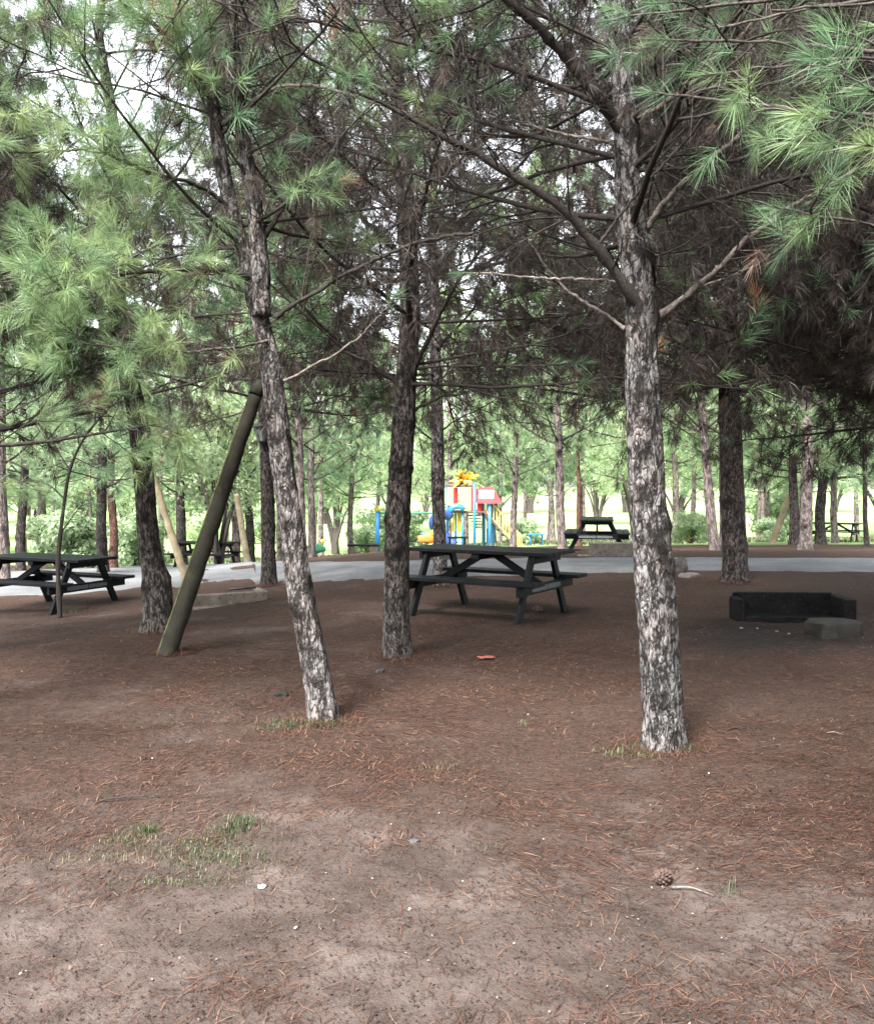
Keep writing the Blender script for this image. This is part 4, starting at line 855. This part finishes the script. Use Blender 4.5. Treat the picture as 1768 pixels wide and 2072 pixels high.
# spring riders and small furniture
def rider(u, Yd, label, m1, m2, s_=1.):
    c = atu(u, Yd); o = thing('spring_rider', c, label, 'spring rider', 'spring riders in the playground'); mb = MB(); th = np.linspace(0, 8 * np.pi, 60); mb.tube(np.stack([.09 * np.cos(th), .09 * np.sin(th), np.linspace(0, .3, 60)], 1) * s_, .014, 6); mb.build('spring', M['black'], o)
    mb = MB(); rocky(mb, (.75 * s_, .26 * s_, .36 * s_), 3, 10, .25, .8); b_ = mb.build('body', m1, o); b_.location = (0, 0, .42 * s_)
    mb = MB(); mb.tube(np.array([(.22, 0, .5), (.30, 0, .72), (.42, 0, .78)]) * s_, np.array([.10, .09, .05]) * s_, 10); mb.build('head', m2, o)
    mb = MB(); mb.tube(np.array([(.2, -.2, .66), (.2, .2, .66)]) * s_, .02 * s_, 8); mb.build('handlebar', M['black'], o)
    mb = MB(); mb.box((-.08 * s_, 0, .61 * s_), (.26 * s_, .22 * s_, .06 * s_), None, 0, .02); mb.build('seat', M['blue'], o)
rider(638, 34.5, 'small green and blue spring rider right of the leaning forked trunk', M['green_paint'], M['paleyellow'], .9)
rider(862, 34, 'orange and yellow spring rider between the dark centre pine and the mottled pine', M['orange'], M['yellow'], .9)
rider(1312, 33, 'blue spring rider nearly hidden beyond the stair rails', M['blue'], M['white'], .7)
c = atu(735, 36.5); be = thing('low_bench', c, 'long low dark bench beside the blue swing post', 'bench')
mb = MB(); mb.box((0, 0, .36), (1.25, .35, .07), None, 0, .01); mb.build('seat', M['table'], be)
for x_ in (-.42, .42):
    mb = MB(); mb.box((x_, 0, .15), (.16 if x_ < 0 else .3, .3, .36), None, 0, .01); mb.build('leg', M['deck'], be)
c = atu(925, 35.5); be = thing('low_bench', c, 'small dark bench under the play tower behind the central table', 'bench')
mb = MB(); mb.box((0, 0, .42), (.75, .32, .07), None, 0, .01); mb.build('seat', M['table'], be)
for x_ in (-.28, .28):
    mb = MB(); mb.box((x_, 0, .18), (.08, .28, .42), None, 0, .01); mb.build('leg', M['table'], be)
c = atu(1085, 36); be = thing('play_table', c, 'tiny bright blue table at the foot of the playground stairs', 'table')
mb = MB(); mb.box((0, 0, .42), (.6, .45, .05), None, 0, .015); mb.build('top', M['blue'], be)
for x_ in (-.22, .22):
    mb = MB(); mb.tube([(x_, 0, -.05), (x_, 0, .40)], .035, 8); mb.build('leg', M['blue'], be)
c = atu(1378, 34); be = thing('outdoor_table', c, 'light topped table with yellow legs right of the pale foreground trunk', 'table')
mb = MB(); mb.box((0, 0, .62), (1.0, .5, .04), None, 0, .01); mb.build('top', M['concrete'], be)
for x_ in (-.42, .3):
    mb = MB(); mb.box((x_, 0, .28), (.09, .4, .62), None, 0, .01); mb.build('leg', M['yellow'] if x_ > 0 else M['deck'], be)

# ------------------------------------------------------------------ litter on the ground
g = np.random.default_rng(99)
def scatter(n, u0, u1, y0, y1, f=None, pw=1.0):
    y = y0 * (y1 / y0) ** (g.random(n) ** pw); x = (g.uniform(u0, u1, n) - 884) / F * y
    k = np.ones(n, bool) if f is None else g.random(n) < f(x, y)
    return x[k], y[k]
def ground_h(x, y):
    fade = 1 - sstep(10, 20, np.hypot(x, y)); return gz(x, y) + fade * (.016 * (vn(x * 6, y * 6, 3) - .5) + .014 * (vn(x * 15, y * 15, 4) - .5))
def strips(mb, x, y, L, wd, tint, lift=.006, up=.25, ang=None):
    n = len(x); a = g.uniform(0, np.pi, n) if ang is None else ang; dx, dy = np.cos(a) * L / 2, np.sin(a) * L / 2; nx_, ny_ = -np.sin(a) * wd / 2, np.cos(a) * wd / 2; bend = g.normal(0, .07, n) * L
    def pt_(s, e): 
        X_ = x + dx * s + nx_ * e - np.sin(a) * bend * (1 - s * s) ; Y_ = y + dy * s + ny_ * e + np.cos(a) * bend * (1 - s * s); return X_, Y_
    v = []
    hz = g.uniform(0, up, (n,)) * L
    for s, e, hh_ in ((-1, -1, 0), (-1, 1, 0), (0, 1, .5), (0, -1, .5), (1, 0, 1)):
        X_, Y_ = pt_(s, e); v.append(np.stack([X_, Y_, ground_h(X_, Y_) + lift + hz * hh_], 1))
    v = np.stack(v, 1); b_ = np.arange(n)[:, None] * 5; mb.add(v, [b_ + np.array([[0, 1, 2, 3]]), b_ + np.array([[3, 2, 4]])], np.repeat(tint, 5), False)
patch = lambda x, y: (.35 + .65 * sstep(2.8, 5.2, y + .35 * x)) * np.clip((vn(x * 1.1 + 3, y * 1.3, 11) * .6 + vn(x * 3.1, y * 3.5, 12) * .4 - .47 + .16 * sstep(3.0, 6, y)) * 3, .10, .8)
lt_ = MB(); x, y = scatter(170000, -60, 1830, 2.45, 16, patch)
k = g.random(len(x)) < .92; tint = np.where(k, g.beta(1.3, 2., len(x)) * .8, g.uniform(.75, 1, len(x)))
ang = vn(x * .8, y * .8, 13) * 5 + g.normal(0, .7, len(x)); strips(lt_, x, y, g.uniform(.03, .085, len(x)), np.clip(.0010 + .0004 * y, .0014, .006), tint, ang=ang, up=.12)
for _ in range(34):                 # denser reddish drifts
    y0 = 2.6 * (9 / 2.6) ** g.random(); x0 = (g.uniform(0, 1768) - 884) / F * y0; n = int(g.uniform(20, 90)); a0 = g.normal(0, .5); sx_, sy_ = g.uniform(.1, .4), g.uniform(.05, .14)
    s = g.normal(0, 1, n) * sx_; q = g.normal(0, 1, n) * sy_; xx = x0 + s * math.cos(a0) - q * math.sin(a0); yy = y0 + s * math.sin(a0) + q * math.cos(a0)
    strips(lt_, xx, yy, g.uniform(.05, .11, n), np.full(n, .0018), g.uniform(.4, .9, n), ang=a0 + g.normal(0, .5, n), up=.2)
for (u, v_, rr_) in ((1345, 1524, .12), (656, 1466, .09), (805, 1335, .14), (318, 1282, .16), (1489, 1181, .22), (544, 1187, .12), (892, 1188, .12), (345, 1325, .10)):
    q = G(u, v_); n = 420; a_ = g.uniform(0, 6.28, n); rad_ = rr_ * (1.0 + np.abs(g.normal(0, .9, n))); xx = q[0] + rad_ * np.cos(a_); yy = q[1] + rr_ + rad_ * np.sin(a_)
    strips(lt_, xx, yy, g.uniform(.05, .11, n), np.full(n, .0014 + .0004 * q[1]), g.uniform(0, .7, n), up=.5)
tag(lt_.build('fallen_needles', M['litter']), 'reddish brown dry pine needles scattered over the trodden soil', 'needles', kind='stuff')
ch = MB(); x, y = scatter(70000, -60, 1830, 2.45, 15)
n = len(x); s_ = .0014 + .006 * g.random(n) ** 3; a_ = g.uniform(0, 6.28, n); cc_ = np.stack([x, y, ground_h(x, y) + .004], 1); e1 = np.stack([np.cos(a_) * s_, np.sin(a_) * s_, g.normal(0, .25, n) * s_], 1); e2 = np.stack([-np.sin(a_) * s_ * .6, np.cos(a_) * s_ * .6, g.normal(0, .4, n) * s_], 1)
cc_ = cc_ + np.array([0, 0, .004]); v = np.stack([cc_ - e1, cc_ - e2, cc_ + e1, cc_ + e2], 1)
ch.add(v, [np.arange(n)[:, None] * 4 + np.arange(4)], np.repeat(np.where(g.random(n) < .014, g.uniform(.5, .95, n), g.beta(1.2, 3, n) * .42), 4), False)
tag(ch.build('bark_crumbs', M['chips']), 'tiny bark crumbs and pale flecks strewn on the soil', 'debris', kind='stuff')
def blades(mb, x, y, L, tint, wd=.0022):
    n = len(x); a = g.uniform(0, 6.28, n); ln = g.uniform(.1, .9, n); d = np.stack([np.cos(a) * ln, np.sin(a) * ln, np.ones(n)], 1); d = nrm(d); b0 = np.stack([x, y, ground_h(x, y) - .003], 1)
    sdv = np.stack([-np.sin(a), np.cos(a), np.zeros(n)], 1) * wd / 2; m_ = b0 + d * (L * .55)[:, None]; t_ = m_ + (d * [1.6, 1.6, .5]) * (L * .45)[:, None]
    v = np.stack([b0 - sdv, b0 + sdv, m_ + sdv, m_ - sdv, t_], 1); q = np.arange(n)[:, None] * 5; mb.add(v, [q + np.array([[0, 1, 2, 3]]), q + np.array([[3, 2, 4]])], np.repeat(tint, 5), False)
gr_ = MB()
for (u, v_, n, sx_, sy_, L_g, tn) in ((485, 1680, 170, .05, .05, .06, .35), (270, 1702, 150, .07, .05, .035, .65), (300, 1692, 90, .03, .03, .05, .4), (400, 1725, 420, .16, .07, .03, .55), (440, 1750, 260, .14, .06, .035, .5), (380, 1790, 150, .12, .04, .03, .8), (430, 1700, 140, .06, .05, .03, .35), (200, 1745, 100, .14, .03, .03, .95),
        (610, 1468, 240, .14, .05, .045, .3), (560, 1475, 120, .12, .05, .04, .45), (660, 1470, 100, .06, .03, .05, .3), (1375, 1520, 120, .035, .05, .07, .15), (1300, 1520, 110, .06, .06, .045, .4), (1270, 1530, 160, .13, .07, .035, .8), (1475, 1810, 12, .035, .02, .085, .35), (1062, 1470, 22, .03, .02, .05, .9), (890, 1560, 50, .08, .04, .03, .7), (280, 1282, 120, .12, .06, .05, .35), (150, 1240, 80, .12, .05, .07, .6), (970, 1720, 12, .05, .03, .05, .8)):
    n = int(n * 1.6); q = G(u, v_); blades(gr_, q[0] + g.normal(0, sx_, n), q[1] + g.normal(0, sy_, n), L_g * g.uniform(.5, 1.3, n), np.clip(tn * .8 + g.normal(0, .22, n), 0, 1))
tag(gr_.build('grass', M['grass']), 'sparse short grass tufts on the soil and at tree feet', 'grass', kind='stuff')
# rough grass beyond the road, on the slope
gf = MB(); n = 30000; yy = g.uniform(36, 60, n); xx = (g.uniform(-100, 1868, n) - 884) / F * yy; k = vn(xx * .5, yy * .4, 21) > .42; xx, yy = xx[k], yy[k]
blades(gf, xx, yy, g.uniform(.06, .2, len(xx)), np.clip(.65 + g.normal(0, .25, len(xx)), 0, 1), .03); tag(gf.build('meadow_grass', M['grass']), 'tall light green grass on the slope beyond the road', 'grass', kind='stuff')
# single small things
def stick(u, v_, L, ang, r_, label, tone=.5):
    q = G(u, v_); mb = MB(); pts_ = resample([np.array([-L / 2 * math.cos(ang), -L / 2 * math.sin(ang), .01]), np.array([0, .02, .02]), np.array([L / 2 * math.cos(ang), L / 2 * math.sin(ang), .012])], 10); mb.tube(pts_, np.linspace(r_, r_ * .5, 10), 7, tone)
    o = mb.build('twig', M['twig'], None); o.location = tuple(q); return tag(o, label, 'twig')
stick(262, 1624 // 1, .28, .15, .005, 'thin dark twig lying among pale needles at the left', .2)
stick(1690, 1490, .10, -.6, .003, 'short pale twig on dark litter near the right edge', 1.)
stick(1400, 1812, .16, -.5, .004, 'pale crossed twig on the soil left of the grass sprig', 1.)
stick(1490, 1240 + 240, .14, .2, .005, 'dark twig below the fire pit', .1)
c = G(570, 1411); rock('pebble', c, (.10, .07, .045), 21, M['slab'], 'flat brownish pebble left of the leaning trunk', 'stone', .4, .2, .7, .012)
c = G(838, 1706); rock('pebble', c, (.05, .03, .02), 23, M['rock'], 'small dark pebble on bare soil in the middle foreground', 'stone', .4, .2, .7, .006)
c = G(768, 1362); rock('pebble', c, (.09, .05, .04), 24, M['rock'], 'dark lump on the soil left of the central trunk foot', 'stone', 1.2, .25, .7, .012)
c = G(1088, 1236); rock('pebble', c, (.16, .10, .07), 25, M['cone'], 'dark reddish lump of wood under the central table', 'wood', 1.2, .3, .7, .02)
c = G(530, 1800); rock('pebble', c, (.03, .02, .012), 26, M['white'], 'small white pebble right of the grass patch', 'stone', .2, .2, .7, .006)
c = G(1342, 1791); mb = MB()
for k in range(46):
    a_ = k * 2.4; z_ = k / 46; r_ = .024 * math.sin(math.pi * (z_ * .85 + .1)) ; dirv = np.array([math.cos(a_), math.sin(a_), .35]); pz = np.array([z_ * .07 - .035, r_ * math.cos(a_), r_ * math.sin(a_)]); ddv = nrm(np.array([.4, math.cos(a_), math.sin(a_)])); U_, W_ = frame(ddv[None]); mb.box(pz, (.011, .006, .014), np.stack([U_[0], W_[0], ddv], 1), 0, .001)
o = mb.build('pine_cone', M['cone']); o.location = (c[0], c[1], c[2] + .024); o.rotation_euler = (0, 0, .5); tag(o, 'small brown pine cone on reddish needles in the right foreground', 'pine cone')
c = G(981, 1336); mb = MB(); gg = np.random.default_rng(4); th = np.arange(9) / 9 * 6.28; rr = gg.uniform(.04, .075, 9); v1 = np.stack([rr * np.cos(th) * 1.2, rr * np.sin(th) * .8, .012 + .012 * gg.random(9)], 1); v0 = v1 - [0, 0, .008]
i = np.arange(9); j = (i + 1) % 9; mb.add(np.concatenate([v0, v1]), [np.stack([i, j, j + 9, i + 9], 1), i[None, ::-1], (i + 9)[None]], 0, False)
o = mb.build('bark_scrap', M['redscrap']); o.location = tuple(c + [0, 0, .008]); tag(o, 'bright reddish bark scrap on the soil in front of the central table', 'bark')
# pale ash bits in front of the fire pit
for i, (u, v_) in enumerate(((1500, 1272), (1532, 1273), (1571, 1279), (1596, 1284))):
    q = G(u, v_); mb = MB(); rocky(mb, (.038, .026, .014), 30 + i, 8, .3, .7); o = mb.build('ash_lump', M['pale_rock']); o.location = (q[0], q[1], q[2] + .006); o.rotation_euler = (0, 0, i * 1.3); tag(o, 'pale ash lump on the sooty soil before the blackened fire pit', 'ash', 'ash lumps by the fire pit')
